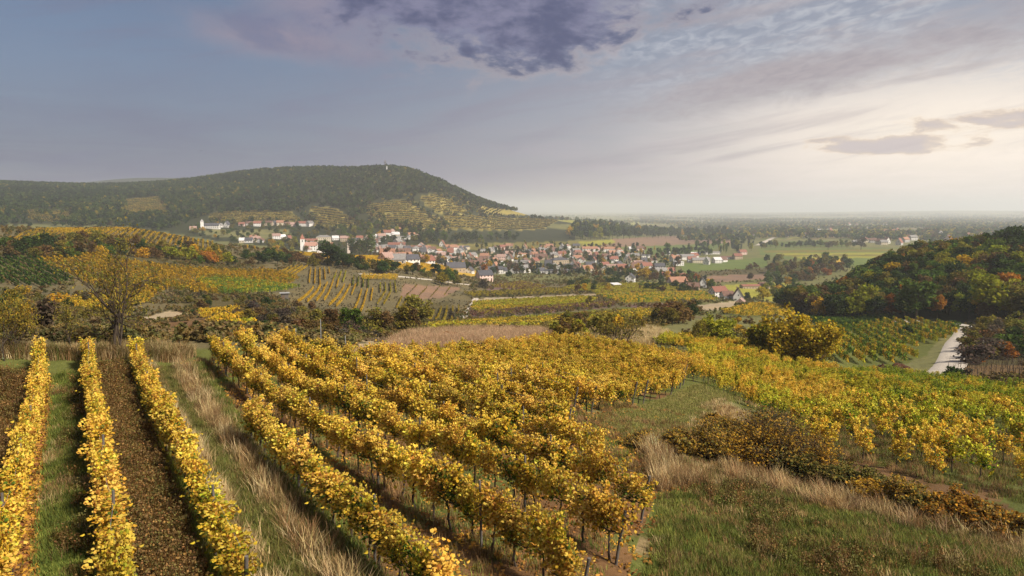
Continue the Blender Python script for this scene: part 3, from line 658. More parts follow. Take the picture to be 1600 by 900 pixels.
def crown(name, seed, n, lobes, size, shape='round', trunk=True, H=1.0):
    """unit-height tree: leaf faces spread over and through uneven lobes; trunk and limbs in bark"""
    rs = np.random.default_rng(seed); b = Builder(); tb = Builder()
    L = []
    if shape == 'round':
        for k in range(lobes):
            a = rs.uniform(0, 6.28); zz = rs.uniform(0.34, 0.86); rad = 0.30 * math.sqrt(max(0.05, 1 - ((zz - 0.55) / 0.45) ** 2)) * rs.uniform(0.3, 1.0)
            L.append((rad * math.cos(a), rad * math.sin(a), zz, rs.uniform(0.10, 0.19)))
    elif shape == 'shrub':
        for k in range(lobes):
            a = rs.uniform(0, 6.28); rad = rs.uniform(0, 0.48); L.append((rad * math.cos(a), rad * math.sin(a), rs.uniform(0.22, 0.85) * (1 - rad * 0.7), rs.uniform(0.14, 0.26)))
    elif shape == 'column':
        for k in range(lobes):
            zz = 0.12 + 0.82 * (k + 0.5) / lobes; L.append((rs.normal() * 0.03, rs.normal() * 0.03, zz, 0.115 * math.sin(math.pi * min(1, 0.15 + 0.85 * (1 - zz) + 0.12)) + 0.03))
    elif shape == 'cone':
        for k in range(lobes):
            zz = 0.1 + 0.85 * rs.random() ** 1.3; a = rs.uniform(0, 6.28); rad = 0.24 * (1 - zz) * rs.uniform(0.5, 1.05); L.append((rad * math.cos(a), rad * math.sin(a), zz, 0.035 + 0.10 * (1 - zz)))
    elif shape == 'pine':
        for k in range(lobes):
            a = rs.uniform(0, 6.28); rad = rs.uniform(0.05, 0.42); L.append((rad * math.cos(a), rad * math.sin(a), rs.uniform(0.62, 0.9) - rad * 0.15, rs.uniform(0.09, 0.15)))
    L = np.array(L); per = np.maximum(4, (n * L[:, 3] ** 2 / (L[:, 3] ** 2).sum()).astype(int))
    for (x, y, z, r), m_ in zip(L, per):
        dd = rs.normal(size=(m_, 3)); dd /= np.linalg.norm(dd, axis=1)[:, None]; rr = r * rs.random(m_)[:, None] ** 0.30
        P = np.array([x, y, z]) + dd * rr * (1, 1, 0.82 if shape not in ('column',) else 1.5) + rs.normal(size=(m_, 3)) * r * 0.12
        P = P[P[:, 2] > 0.02]; m2 = len(P)
        lobe = 1 + rs.normal() * 0.16
        cols = jit((lobe, lobe * (1 + rs.normal() * 0.05), lobe), m2, rs, 0.22, 0.10)
        b.leaves(P, size * rs.uniform(0.6, 1.3, m2), cols, rs, up=0.45, fold=False)
    if trunk:
        top = 0.62 if shape != 'shrub' else 0.35; k = 6
        zz = np.linspace(-0.04, top, k); wob = np.cumsum(rs.normal(size=(k, 2)) * 0.01, 0); r0 = 0.022 if shape != 'shrub' else 0.012
        tb.tube(np.stack([wob[:, 0], wob[:, 1], zz], 1), np.linspace(r0, r0 * 0.35, k), 6)
        for q in range(min(len(L), 7)):
            z0 = rs.uniform(0.15, 0.55) if shape != 'shrub' else 0.03; st = np.array([np.interp(z0, zz, wob[:, 0]), np.interp(z0, zz, wob[:, 1]), z0]); en = L[q, :3]
            mid = (st + en) / 2 + rs.normal(size=3) * 0.03; tb.tube([st, mid, en], [r0 * 0.5, r0 * 0.3, r0 * 0.12], 4)
    fb = b.build(name + '_crown', M['leaf']); ft = tb.build(name + '_trunk', M['bark']) if trunk else None
    return fb, ft
def whole(name, pair): return joined_vine(name, pair[0], pair[1])
TREE = [crown('broadleaf_%d' % k, 100 + k, 1500, 16 + 3 * (k % 3), 0.062) for k in range(6)]
TREE_M = [crown('midtree_%d' % k, 120 + k, 520, 13 + 2 * (k % 3), 0.105) for k in range(6)]
SHRUB = [crown('shrub_%d' % k, 140 + k, 750, 12, 0.095, 'shrub') for k in range(6)]
POPLAR = [crown('poplar_%d' % k, 160 + k, 420, 10, 0.07, 'column') for k in range(3)]
CONIFER = [crown('conifer_%d' % k, 170 + k, 650, 34, 0.075, 'cone') for k in range(3)]
PINE = [crown('pine_%d' % k, 180 + k, 900, 13, 0.06, 'pine') for k in range(3)]
TREE_W = [whole('tree_whole_%d' % k, TREE_M[k]) for k in range(6)]
SHRUB_W = [whole('shrub_whole_%d' % k, SHRUB[k]) for k in range(6)]
POPLAR_W = [whole('poplar_whole_%d' % k, POPLAR[k]) for k in range(3)]
CONIFER_W = [whole('conifer_whole_%d' % k, CONIFER[k]) for k in range(3)]
FOREST = [crown('forest_%d' % k, 190 + k, 150, 8, 0.19, 'round', False)[0] for k in range(6)]
SHRUB_LOW = [crown('low_scrub_%d' % k, 210 + k, 70, 5, 0.30, 'shrub', False)[0] for k in range(4)]
# ---- branching trees for the nearest ones: limbs fork down to twigs, leaves hang on the twigs
def branching(name, seed, H, spread, levels, nleaf, lsize, cols, stems=1, up=0.55, leafy=1.0, r0=0.10, lean=0.0, z_first=0.3, kids=(3, 4), loose=0.028, flat=0.0):
    rs = np.random.default_rng(seed); tb = Builder(); tips = []
    def grow(p, dvec, L, r, lv):
        k = 5; P = [p]; dd = dvec / np.linalg.norm(dvec)
        for q in range(k):
            dd = dd + rs.normal(size=3) * 0.16 + np.array([0, 0, 0.05 - (flat if lv > 0 else 0)]); dd /= np.linalg.norm(dd); P.append(P[-1] + dd * L / k)
        P = np.array(P); tb.tube(P, np.linspace(r, r * 0.45, k + 1), 6 if lv == 0 else (4 if lv < 3 else 3), cap=False)
        if lv >= levels: tips.append(P); return
        if lv >= levels - 1: tips.append(P)
        nk = rs.integers(*kids) + (1 if lv == 0 else 0)
        for q in range(nk):
            f = rs.uniform(z_first if lv == 0 else 0.25, 1.0); s_ = P[0] + 0; idx = f * k; i_ = min(int(idx), k - 1); s_ = P[i_] + (P[i_ + 1] - P[i_]) * (idx - i_)
            a = rs.uniform(0, 6.28); side = np.array([math.cos(a), math.sin(a), 0]) * spread
            nd = dd * (1 - spread * 0.55) + side + np.array([0, 0, up * 0.35 * rs.random()])
            grow(s_, nd, L * rs.uniform(0.5, 0.78), r * 0.5, lv + 1)
        grow(P[-1], dd + rs.normal(size=3) * 0.2, L * 0.6, r * 0.45, lv + 1)
    for q in range(stems):
        a = rs.uniform(0, 6.28); p0 = np.array([math.cos(a), math.sin(a), 0]) * (0.15 if stems > 1 else 0) * H * 0.12; p0[2] = -0.15
        grow(p0, np.array([math.cos(a) * (lean + (0.28 if stems > 1 else 0)), math.sin(a) * (0.28 if stems > 1 else 0), 1.0]), H * 0.42 * rs.uniform(0.85, 1.1), r0 * rs.uniform(0.7, 1), 0)
    trunk = tb.build(name + '_trunk', M['bark'])
    tp = np.concatenate(tips); n = int(nleaf * leafy); i_ = rs.integers(0, len(tp), n)
    P = tp[i_] + rs.normal(size=(n, 3)) * H * loose; cl = np.array(cols); pick = cl[rs.integers(0, len(cl), n)]
    lb = Builder(); lb.leaves(P, lsize * rs.uniform(0.6, 1.3, n), pick * (1 + rs.normal(size=(n, 1)) * 0.2) * (1 + rs.normal(size=(n, 3)) * 0.06), rs, up=0.4)
    hmax = max(P[:, 2].max(), 0.1)
    return lb.build(name + '_crown', M['leaf']), trunk, hmax
print('plants', round(time.time() - T0, 1))
# ------------------------------------------------------------------ labels
def nth(k):
    w_ = ['first', 'second', 'third', 'fourth', 'fifth', 'sixth', 'seventh', 'eighth', 'ninth', 'tenth', 'eleventh', 'twelfth']
    if k <= 12: return w_[k - 1]
    return '%d%s' % (k, 'th' if 10 <= k % 100 <= 20 else {1: 'st', 2: 'nd', 3: 'rd'}.get(k % 10, 'th'))
# ------------------------------------------------------------------ the vineyard in front
BLOCK = [(285,568),(350,560),(450,555),(520,562),(560,578),(640,577),(700,566),(770,556),(860,546),(1000,541),(1075,551),(1092,600),(1040,623),(985,648),(930,662),(995,694),(1052,765),(1045,840),(1010,880),(985,1100),(560,1100),(400,700)]
TEND = np.interp(np.arange(26), [0, 1, 2, 3, 4, 5, 6, 7, 8, 10, 15, 19, 25], [10.5, 13.6, 15.8, 18.2, 23, 27.5, 30.5, 32, 33, 35, 39, 42.5, 47])
def block_s(i_, t):
    a = 7.1 + 3.1 * i_; b = 7.0 + 2.0 * i_; m_ = (b - a) / 22
    s = np.where(t <= 42, a + (t - 20) * m_, b + (t - 42) * max(m_, -0.28))
    return s
vines = []                                           # row name, order, x, y, rz, tint, kind
def row_points(sfun, t0, t1, step):
    t = np.arange(t0, t1, step); s = sfun(t) + rng.normal(size=len(t)) * 0.04
    x, y = from_rows(s, t + rng.normal(size=len(t)) * 0.06)
    xc, yc = from_rows(sfun(t), t); xc2, yc2 = from_rows(sfun(t + 0.2), t + 0.2)
    return x, y, np.arctan2(yc2 - yc, xc2 - xc)
LEFT_NAMES = ['the row at the picture edge', 'the row bordering the brown weed strip', 'the row beside the green grass strip', 'the row beside the grassy path']
for k in range(4):
    x, y, a = row_points(lambda t, k=k: left_row_s(k, t), (14.5, 14.5, 14.2, 16.6)[k], 48, 1.05)
    for q in range(len(x)): vines.append((LEFT_NAMES[k], q, x[q], y[q], a[q], 0, k))
BN = ['the front row along the grassy path', 'the second row from the grassy path', 'the third row from the grassy path', 'the fourth row from the grassy path', 'the fifth row from the grassy path', 'the sixth row from the grassy path', 'the seventh row from the grassy path']
for i_ in range(26):
    x, y, a = row_points(lambda t: block_s(i_, t), TEND[i_], 120, 1.12)
    z = ground(x, y); px, py = project(x, y, z)
    ok = inpoly(px, py, BLOCK)
    q = 0
    for m_ in np.where(ok)[0]:
        vines.append((BN[i_] if i_ < 7 else '%s row from the grassy path' % nth(i_ + 1), q, x[m_], y[m_], a[m_], 1, i_)); q += 1
vx = np.array([v[2] for v in vines]); vy = np.array([v[3] for v in vines]); vz = ground(vx, vy)
vpx, vpy = project(vx, vy, vz + 1.2); depth = np.hypot(vx, vy)
inside = (vpx > -25) & (vpx < 1625) & (vpy < 930)
order = np.argsort(np.where(inside, depth, 1e9)); chosen = set(order[:300].tolist())
def near_tint(px_, py_, x, y):
    g = fbm(np.array([x / 6.0]), np.array([y / 6.0]), 91, 2)[0]
    k = 0.92 + 0.5 * g + rng.normal() * 0.07
    return (k, k * (1 + rng.normal() * 0.05), k * (1 + rng.normal() * 0.1))
seen = {}; rest = []
for n_, v in enumerate(vines):
    if not inside[n_]: continue
    if n_ in chosen:
        c = seen.get(v[0], 0) + 1; seen[v[0]] = c
        s = rng.uniform(0.82, 1.15)
        e = obj('grapevine', None, None, (v[2], v[3], float(vz[n_])), v[4], (rng.uniform(0.92, 1.2), rng.uniform(0.8, 1.3), s))
        e.empty_display_size = 0.2
        tag(e, '%s golden grapevine from the near end of %s' % (nth(c), v[0]), 'grapevine', 'golden grapevines of the front vineyard')
        obj('trunk', VINE_T[n_ % 5], e)
        fo = obj('foliage', VINE_F[rng.integers(0, 8)], e, tint=near_tint(0, 0, v[2], v[3]))
    else: rest.append(n_)
rest = np.array(rest)
tn = np.array([near_tint(0, 0, vx[k], vy[k]) for k in rest]) * (1, 1, 1)
scatter('grapevines', 'golden yellow grapevines filling the far half of the front vineyard', vx[rest], vy[rest], vz[rest], VINE_J, np.array([vines[k][4] for k in rest]), rng.uniform(0.9, 1.1, len(rest)), tn, cat='grapevines')
print('vines', len(vines), len(rest), len(chosen))
# trellis wires of the near rows
for key_ in sorted({(v[5], v[6]) for v in vines}):
    if key_[0] == 1 and key_[1] > 9: continue
    kk = [n_ for n_, v in enumerate(vines) if (v[5], v[6]) == key_ and inside[n_] and depth[n_] < 60]
    if len(kk) < 3: continue
    b = Builder()
    for hh_ in (0.8, 1.25, 1.7):
        b.tube(np.stack([vx[kk], vy[kk], vz[kk] + hh_], 1), np.full(len(kk), 0.0035), 4, cap=False)
    o = obj('trellis_wire', b.build('trellis_wire', M['steel'])); tag(o, 'thin steel trellis wires strung along %s' % vines[kk[0]][0], 'wire', 'trellis wires')
# trellis posts of the near rows
def post_mesh(name, h, r, mat, lean=0.0):
    b = Builder(); b.tube([[0, 0, -0.3], [lean * 0.5, 0, h * 0.5], [lean, 0, h]], [r, r * 0.95, r * 0.9], 7); return b.build(name, M[mat], True)
POST = [post_mesh('post_a', 1.95, 0.045, 'post', 0.03), post_mesh('post_b', 2.0, 0.04, 'post', -0.05)]
POST_END = post_mesh('post_end', 1.75, 0.05, 'post', 0.38); STRUT = post_mesh('post_strut', 1.9, 0.045, 'post', -0.45)
POST_METAL = post_mesh('post_metal', 2.6, 0.025, 'steel', 0.02)
byrow = {}
for n_, v in enumerate(vines):
    if inside[n_]: byrow.setdefault((v[5], v[6]), []).append(n_)
for (blk, ri), lst in byrow.items():
    if blk == 1 and ri > 18: continue
    lst = sorted(lst, key=lambda k: vines[k][1]); nm = vines[lst[0]][0]; c = 0
    for q, k in enumerate(lst):
        if depth[k] > 62: break
        if q == 0 and blk == 1 and ri in (1, 2, 3, 5, 7, 8, 11, 12, 15, 17, 18) or q == 0 and (blk, ri) == (0, 3):
            x, y = vx[k] - 0.25 * math.cos(vines[k][4]), vy[k] - 0.25 * math.sin(vines[k][4])
            o = obj('end_post', POST_END, None, (x, y, float(ground(x, y))), vines[k][4] + math.pi)
            tag(o, 'leaning dark end post of %s' % nm, 'post', 'end posts of the vineyard rows')
        elif q % 6 == 3 and depth[k] < 48:
            c += 1
            x, y = vx[k] + 0.5 * math.cos(vines[k][4]), vy[k] + 0.5 * math.sin(vines[k][4])
            o = obj('trellis_post', POST[c % 2], None, (x, y, float(ground(x, y))), rng.uniform(0, 6))
            tag(o, '%s grey post along %s' % (nth(c), nm), 'post', 'trellis posts in the vineyard rows')
for q, (px_, py_, h, lb) in enumerate([(502, 556, 2.6, 'tall bare steel post standing above the far end of the yellow rows'), (540, 566, 1.9, 'short bare steel post at the edge of the dry grass'), (463, 556, 1.9, 'steel post among the far vines near the gully')]):
    p = at(px_, py_, 30); o = obj('steel_post', POST_METAL, None, p, 0.3 * q, (1, 1, h / 2.6)); tag(o, lb, 'post')
# ------------------------------------------------------------------ vineyards further off: each field is one mass of rows
def field(label, poly, r0, r1, dirpix, spacing, step, variants, tints, scl=1.0, fill=0.95, jitter=0.12, name='vineyard_rows', hs=1.0, patch=0.0, cat='vineyard', thin=0.62, off=0.0):
    P0 = np.array([at(p[0], p[1], r0 * 0.85, r1 * 1.3)[:2] for p in poly])
    d0 = np.array(at(*dirpix[0], r0 * 0.85, r1 * 1.3)[:2]); d1 = np.array(at(*dirpix[1], r0 * 0.85, r1 * 1.3)[:2])
    d = (d1 - d0) / np.linalg.norm(d1 - d0); n = np.array([-d[1], d[0]])
    S = P0 @ n; U = P0 @ d
    ss = np.arange(S.min() - 5 + off, S.max() + 5, spacing); uu = np.arange(U.min() - 5, U.max() + 5, step)
    if len(ss) * len(uu) > 400000: print('big field', label, len(ss) * len(uu))
    A_, B_ = np.meshgrid(ss, uu, indexing='ij'); A_ = A_ + rng.normal(size=A_.shape) * jitter * 0.5; B_ = B_ + rng.normal(size=B_.shape) * step * 0.15
    x = (A_ * n[0] + B_ * d[0]).ravel(); y = (A_ * n[1] + B_ * d[1]).ravel(); r = np.hypot(x, y)
    z = ground(x, y); px, py = project(x, y, z)
    k = (r > r0) & (r < r1) & (rng.random(len(x)) < fill); k[k] &= inpoly(px[k], py[k], poly)
    x, y, z = x[k], y[k], z[k]; m_ = len(x)
    if m_ == 0: print('empty', label); return
    T = np.array(tints, float); pn = fbm(x / 14.0, y / 14.0, 131, 3) * 2.2 * patch + rng.random(m_) * (1 if patch == 0 else 0.55) + (0 if patch == 0 else 0.22)
    ti = T[np.clip((pn * len(T)).astype(int), 0, len(T) - 1)] * (1 + rng.normal(size=(m_, 1)) * 0.10)
    sc = np.ones((m_, 3)) * scl * rng.uniform(0.85, 1.15, (m_, 1)); sc[:, 2] *= hs; sc[:, 1] *= thin if variants is ROW_MID else 1
    flip = rng.integers(0, 2, m_) * math.pi
    return scatter(name, label, x, y, z, variants, math.atan2(d[1], d[0]) + flip, sc, ti, cat=cat)
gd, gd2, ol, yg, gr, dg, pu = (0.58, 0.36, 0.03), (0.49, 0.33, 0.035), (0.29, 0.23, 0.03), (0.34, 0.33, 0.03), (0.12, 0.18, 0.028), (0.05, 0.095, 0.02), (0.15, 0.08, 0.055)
nt = (1, 1, 1); ngr = (0.42, 0.72, 0.5); nyl = (0.75, 0.95, 0.6)
field('yellow vineyard on the lower terrace behind the mown headland', [(1095,598),(1075,552),(1000,541),(1100,538),(1180,548),(1240,575),(1310,590),(1330,650),(1318,684),(1230,672),(1170,640)], 58, 130, ((1150,640),(1310,670)), 2.4, 1.1, VINE_J, [(1, 1, 1), (1.05, 1.02, 0.9), (0.85, 1.0, 0.75), (0.7, 0.95, 0.65)], patch=0.6)
field('loose golden vines on the slope below the bramble hedge', [(1225,690),(1250,655),(1330,640),(1450,648),(1620,660),(1620,795),(1540,772),(1440,752),(1340,722)], 34, 78, ((1300,690),(1600,770)), 3.0, 1.4, VINE_JS, [(1.1, 1.08, 1), (1, 1.05, 0.9), (0.75, 1.02, 0.65), (0.55, 0.85, 0.5)], hs=1.05, patch=0.4, fill=0.78)
field('green and yellow vines on the slope towards the gravel road', [(1310,592),(1380,590),(1470,602),(1620,622),(1620,665),(1450,650),(1330,645)], 68, 128, ((1330,620),(1600,640)), 2.5, 1.15, VINE_J, [ngr, nyl, (0.95, 1.0, 0.8), ngr], patch=0.8)
field('curving gold and green vine rows beside the gravel road', [(1285,518),(1330,512),(1400,502),(1440,503),(1500,515),(1496,524),(1470,536),(1430,546),(1400,548),(1440,562),(1400,570),(1330,572),(1285,562)], 115, 262, ((1345,520),(1395,548)), 3.0, 1.1, ROW_MID, [yg, gd2, gr, yg, gr], patch=0.35)
field('dark green vine rows at the foot of the wooded hill', [(1262,497),(1300,484),(1350,490),(1400,500),(1370,506),(1310,514),(1275,512)], 170, 290, ((1275,495),(1385,503)), 2.3, 1.3, ROW_MID, [gr, dg, gr, yg], patch=0.4)
field('golden vine rows below the white farmstead', [(1172,478),(1238,479),(1242,496),(1160,496),(1125,491)], 200, 400, ((1170,482),(1236,484)), 2.8, 1.5, ROW_MID, [gd, ol, ol, gd2])
field('bare leafless vine stocks on brown grass beside the road', [(1478,578),(1520,568),(1640,556),(1640,618),(1540,603)], 95, 180, ((1490,580),(1600,566)), 2.4, 1.6, VINE_T, [(1, 1, 1)], hs=1.5)
field('dark green vine rows on the far slope', [(-60,412),(55,402),(80,418),(116,440),(72,452),(0,444),(-60,440)], 220, 420, ((10,412),(75,446)), 2.8, 1.5, ROW_MID, [dg, gr, dg])
field('broad olive gold vineyard across the far slope', [(48,411),(95,400),(150,398),(235,415),(300,420),(360,424),(430,424),(470,436),(440,452),(330,462),(262,454),(232,470),(180,462),(140,446),(110,432)], 240, 430, ((90,412),(180,455)), 2.6, 1.4, ROW_MID, [gd2, gd, gd, ol, yg], patch=0.5)
field('green strip of vines along the lower edge of the gold slope', [(308,440),(360,438),(450,448),(470,450),(430,458),(340,462)], 240, 420, ((310,445),(430,452)), 2.6, 1.5, ROW_MID, [gr, yg, gr])
field('bright golden vineyard along the crest of the near ridge', [(-60,388),(0,378),(60,360),(120,353),(190,352),(260,360),(330,377),(352,394),(300,392),(268,390),(180,374),(110,373),(60,378)], 390, 640, ((20,378),(180,356)), 2.8, 1.6, ROW_MID, [gd, gd, gd2, ol], patch=0.5, hs=0.9)
plots = [('gold plot beside the bare bank', [(420,434),(450,418),(486,417),(457,440)], gd2), ('gold plot under the dark hedge', [(480,443),(483,421),(520,421),(502,446)], gd), ('long gold plot lowest on the terraced slope', [(462,475),(488,451),(522,440),(536,440),(507,471)], gd), ('short pale plot near the hedge top', [(520,441),(526,426),(546,426),(543,442)], yg),
         ('gold plot next to the low scrub', [(514,480),(539,447),(563,446),(533,481)], gd), ('green striped plot under the track', [(550,447),(552,434),(582,436),(580,452)], gr), ('gold plot reaching down to the gully', [(549,490),(564,456),(590,452),(569,491)], gd), ('pale green plot beside the ploughed soil', [(594,458),(594,445),(623,442),(620,458)], yg),
         ('small olive plot above the round trees', [(584,477),(596,459),(618,459),(603,478)], ol), ('thin olive plot near the gully trees', [(613,483),(622,466),(648,465),(648,483)], ol), ('olive plot beside the wheel tracks', [(666,506),(682,483),(724,481),(706,504)], ol)]
for lb, poly, tc in plots:
    c0 = ((poly[0][0] + poly[3][0]) / 2, (poly[0][1] + poly[3][1]) / 2); c1 = ((poly[1][0] + poly[2][0]) / 2, (poly[1][1] + poly[2][1]) / 2)
    field(lb + ' of vine rows', poly, 220, 560, ((poly[0][0], poly[0][1]), (poly[1][0], poly[1][1])), 2.35, 0.75, ROW_MID, [tc, tc, tc, gd2], hs=0.75, jitter=0.05, thin=0.42)
field('gold hedge-like vine rows under the farm track', [(565,431),(620,432),(620,439),(567,438)], 330, 620, ((566,434),(619,435)), 2.8, 1.5, ROW_MID, [gd, gd2])
field('sparse young vines on ploughed soil', [(627,446),(720,451),(684,467),(627,463)], 260, 560, ((640,462),(655,447)), 5.0, 2.2, ROW_MID, [(0.2, 0.16, 0.07), ol], scl=0.7, fill=0.6)
field('olive gold vine strip above the purple-brown strip', [(738,475),(912,466),(934,469),(917,476),(737,488)], 220, 460, ((740,480),(915,470)), 2.8, 1.5, ROW_MID, [gd2, ol, yg, ol], patch=0.5)
field('purple brown vine strip in the middle of the valley slope', [(736,490),(915,477),(960,474),(960,478),(736,496)], 200, 420, ((740,493),(950,476)), 2.8, 1.5, ROW_MID, [pu, pu, ol], hs=0.8)
field('wide olive vineyard below the brow', [(640,522),(700,507),(875,496),(1012,485),(1028,497),(940,505),(830,516),(750,517)], 120, 330, ((700,512),(1000,490)), 2.6, 1.5, ROW_MID, [ol, gd2, ol, (0.16, 0.13, 0.04), yg], patch=0.7, hs=0.8)
field('yellow edged green vine strip in front of the village end', [(930,462),(1100,457),(1121,469),(1060,472),(975,475)], 300, 640, ((935,466),(1100,460)), 2.8, 1.6, ROW_MID, [yg, gd2, gr, gd], patch=0.6)
field('dark brown vine strip on the low mound', [(757,451),(815,441),(852,449),(840,453)], 400, 800, ((760,451),(845,449)), 3.0, 1.8, ROW_MID, [pu, ol])
field('dark olive vine strip under the mound', [(726,460),(890,451),(890,459),(740,465)], 300, 700, ((730,461),(885,455)), 3.0, 1.6, ROW_MID, [ol, (0.12, 0.10, 0.035), ol])
field('olive vines around the small orchard trees', [(880,452),(900,446),(1010,444),(1080,448),(1090,455),(940,460)], 350, 760, ((890,452),(1080,450)), 3.0, 1.8, ROW_MID, [ol, yg, ol])
field('golden vineyard sloping down to the village edge', [(455,398),(500,396),(530,402),(600,402),(700,413),(730,424),(690,426),(620,420),(545,408)], 430, 800, ((470,400),(700,418)), 3.0, 1.8, ROW_MID, [gd, gd, gd2])
field('striped gold vineyard beside the leafy clump', [(372,382),(408,382),(404,391),(380,388)], 440, 720, ((378,383),(376,389)), 4.5, 1.6, ROW_MID, [gd, gd2])
field('dark striped gold vineyard on the ridge shoulder', [(415,388),(440,390),(480,398),(470,406),(430,400)], 430, 700, ((420,390),(450,402)), 3.6, 1.6, ROW_MID, [gd2, ol])
field('three short gold rows on a small terrace', [(311,494),(370,486),(372,491),(315,500)], 120, 300, ((313,497),(371,489)), 2.6, 1.3, ROW_MID, [gd, gd2]); field('second short gold terrace under the first', [(322,507),(385,498),(387,504),(326,512)], 100, 300, ((324,510),(386,501)), 2.6, 1.3, ROW_MID, [gd, gd2]); field('third short gold terrace nearest the gully scrub', [(338,519),(398,511),(400,518),(345,526)], 90, 300, ((340,522),(399,515)), 2.6, 1.3, ROW_MID, [gd, yg])
field('dry orange vines on the small slope plots', [(95,478),(140,465),(240,465),(235,475),(150,490)], 140, 330, ((100,480),(235,468)), 2.8, 1.5, ROW_MID, [gd2, ol, gd])
# hillside terraces
tg, to, td = (0.30, 0.22, 0.045), (0.20, 0.16, 0.045), (0.15, 0.15, 0.045)
for lb, poly, dp in [('upper vineyard terraces in the middle of the big hill', [(577,318),(640,312),(662,330),(692,346),(702,358),(640,357),(600,346),(574,334)], ((590,335),(670,337))), ('steep vineyard terraces under the shoulder of the hill', [(655,310),(688,301),(722,325),(736,335),(682,332)], ((660,320),(720,328))),
                     ('broad low vineyard terraces at the foot of the hill', [(690,336),(780,339),(872,344),(850,358),(760,360),(702,357)], ((700,345),(850,350))), ('vineyard terraces under the wooded spur', [(485,323),(522,326),(556,346),(540,356),(492,352)], ((490,335),(545,342))),
                     ('overgrown terraces above the hillside lane', [(328,335),(370,328),(452,331),(472,346),(400,346),(332,346)], ((335,340),(465,342))), ('small pale terraces on the wooded slope', [(195,312),(250,308),(258,335),(198,338)], ((198,325),(255,323))), ('scattered gold terraces low on the far slope', [(15,326),(112,331),(106,346),(60,347)], ((20,335),(105,338))), ('brownish terraces along the falling shoulder', [(702,306),(760,313),(800,325),(848,337),(762,337),(718,324)], ((730,325),(830,333)))]:
    field(lb, poly, 1150, 2100, dp, 14.0, 4.5, ROW_FAR, [(0.36, 0.27, 0.05), tg, (0.28, 0.25, 0.05)], scl=1.3, name='terrace_rows', fill=0.92, jitter=1.0, cat='terraces', patch=0.4)
    field('dark scrubby walls between the ' + lb.split(' in ')[0].split(' on ')[0].split(' under ')[0].split(' at ')[0].split(' above ')[0].split(' along ')[0], poly, 1150, 2100, dp, 14.0, 4.0, ROW_FAR, [(0.05, 0.055, 0.02), (0.08, 0.07, 0.03), (0.035, 0.04, 0.016)], scl=1.2, name='terrace_scrub', fill=0.85, jitter=2.5, cat='scrub', off=7.0)
print('fields', round(time.time() - T0, 1))
# ------------------------------------------------------------------ trees and shrubs
PAL = {'dark green': (0.042, 0.068, 0.018), 'green': (0.085, 0.13, 0.022), 'olive': (0.18, 0.155, 0.028), 'golden': (0.50, 0.31, 0.022), 'brown': (0.135, 0.085, 0.032), 'rust': (0.29, 0.11, 0.018), 'yellow-green': (0.24, 0.24, 0.022), 'blue-green': (0.05, 0.075, 0.05), 'orange': (0.42, 0.18, 0.025), 'grey-brown': (0.10, 0.08, 0.055)}
COUNT = {}
def sample_in(poly, n, r0, r1, gap=0.0, tries=40):
    P = np.array(poly); out = []
    for _ in range(n * tries):
        if len(out) >= n: break
        x = rng.uniform(P[:, 0].min(), P[:, 0].max()); y = rng.uniform(P[:, 1].min(), P[:, 1].max())
        if not inpoly(np.array([x]), np.array([y]), poly)[0]: continue
        if gap and any((x - o[0]) ** 2 + ((y - o[1]) * 1.6) ** 2 < gap * gap for o in out): continue
        out.append((x, y))
    if not out: return []
    o = np.array(out); X_, Y_, Z_, ok = unproject(o[:, 0], o[:, 1], r0, r1 * 1.05)
    return [(o[k, 0], o[k, 1], X_[k], Y_[k], Z_[k]) for k in range(len(o)) if ok[k] and np.hypot(X_[k], Y_[k]) < r1]
def plant(form, X_, Y_, Z_, h, tone, label, group, cat, wide=1.0, parts=False, variant=None):
    tc = np.array(PAL[tone]) * (1 + rng.normal() * 0.12) * (1 + rng.normal(size=3) * 0.05)
    rz = rng.uniform(0, 6.28); sc = (h * wide, h * wide * rng.uniform(0.9, 1.1), h)
    lib, whl, nm = {'tree': (TREE if parts else TREE_M, TREE_W, 'broadleaf_tree'), 'shrub': (SHRUB, SHRUB_W, 'shrub'), 'poplar': (POPLAR, POPLAR_W, 'poplar_tree'), 'conifer': (CONIFER, CONIFER_W, 'conifer_tree'), 'pine': (PINE, None, 'pine_tree')}[form]
    v = rng.integers(0, len(lib)) if variant is None else variant
    if parts or whl is None:
        e = obj(nm, None, None, (X_, Y_, Z_ - 0.05), rz, sc); e.empty_display_size = 0.1
        obj('trunk', lib[v][1], e); obj('crown', lib[v][0], e, tint=tc)
    else: e = obj(nm, whl[v], None, (X_, Y_, Z_ - 0.05), rz, sc, tc)
    tag(e, label, cat, group); return e
WOOD = []                                            # every tree of the groves, picked apart below by how large it shows
def grove(poly, n, r0, r1, h, tones, place, group, forms=('tree',), gap=0, wide=1.0, parts=False, start='the road', pts_=None):
    pts_ = sample_in(poly, n, r0, r1, gap) if pts_ is None else pts_
    nm = list(tones); wt = np.array([tones[k] for k in nm], float); wt /= wt.sum()
    for p in pts_:
        WOOD.append(dict(form=forms[rng.integers(0, len(forms))], tone=nm[rng.choice(len(nm), p=wt)], h=rng.uniform(*h), wide=wide * rng.uniform(0.9, 1.15), place=place, group=group, start=start, p=p, r=float(np.hypot(p[2], p[3]))))
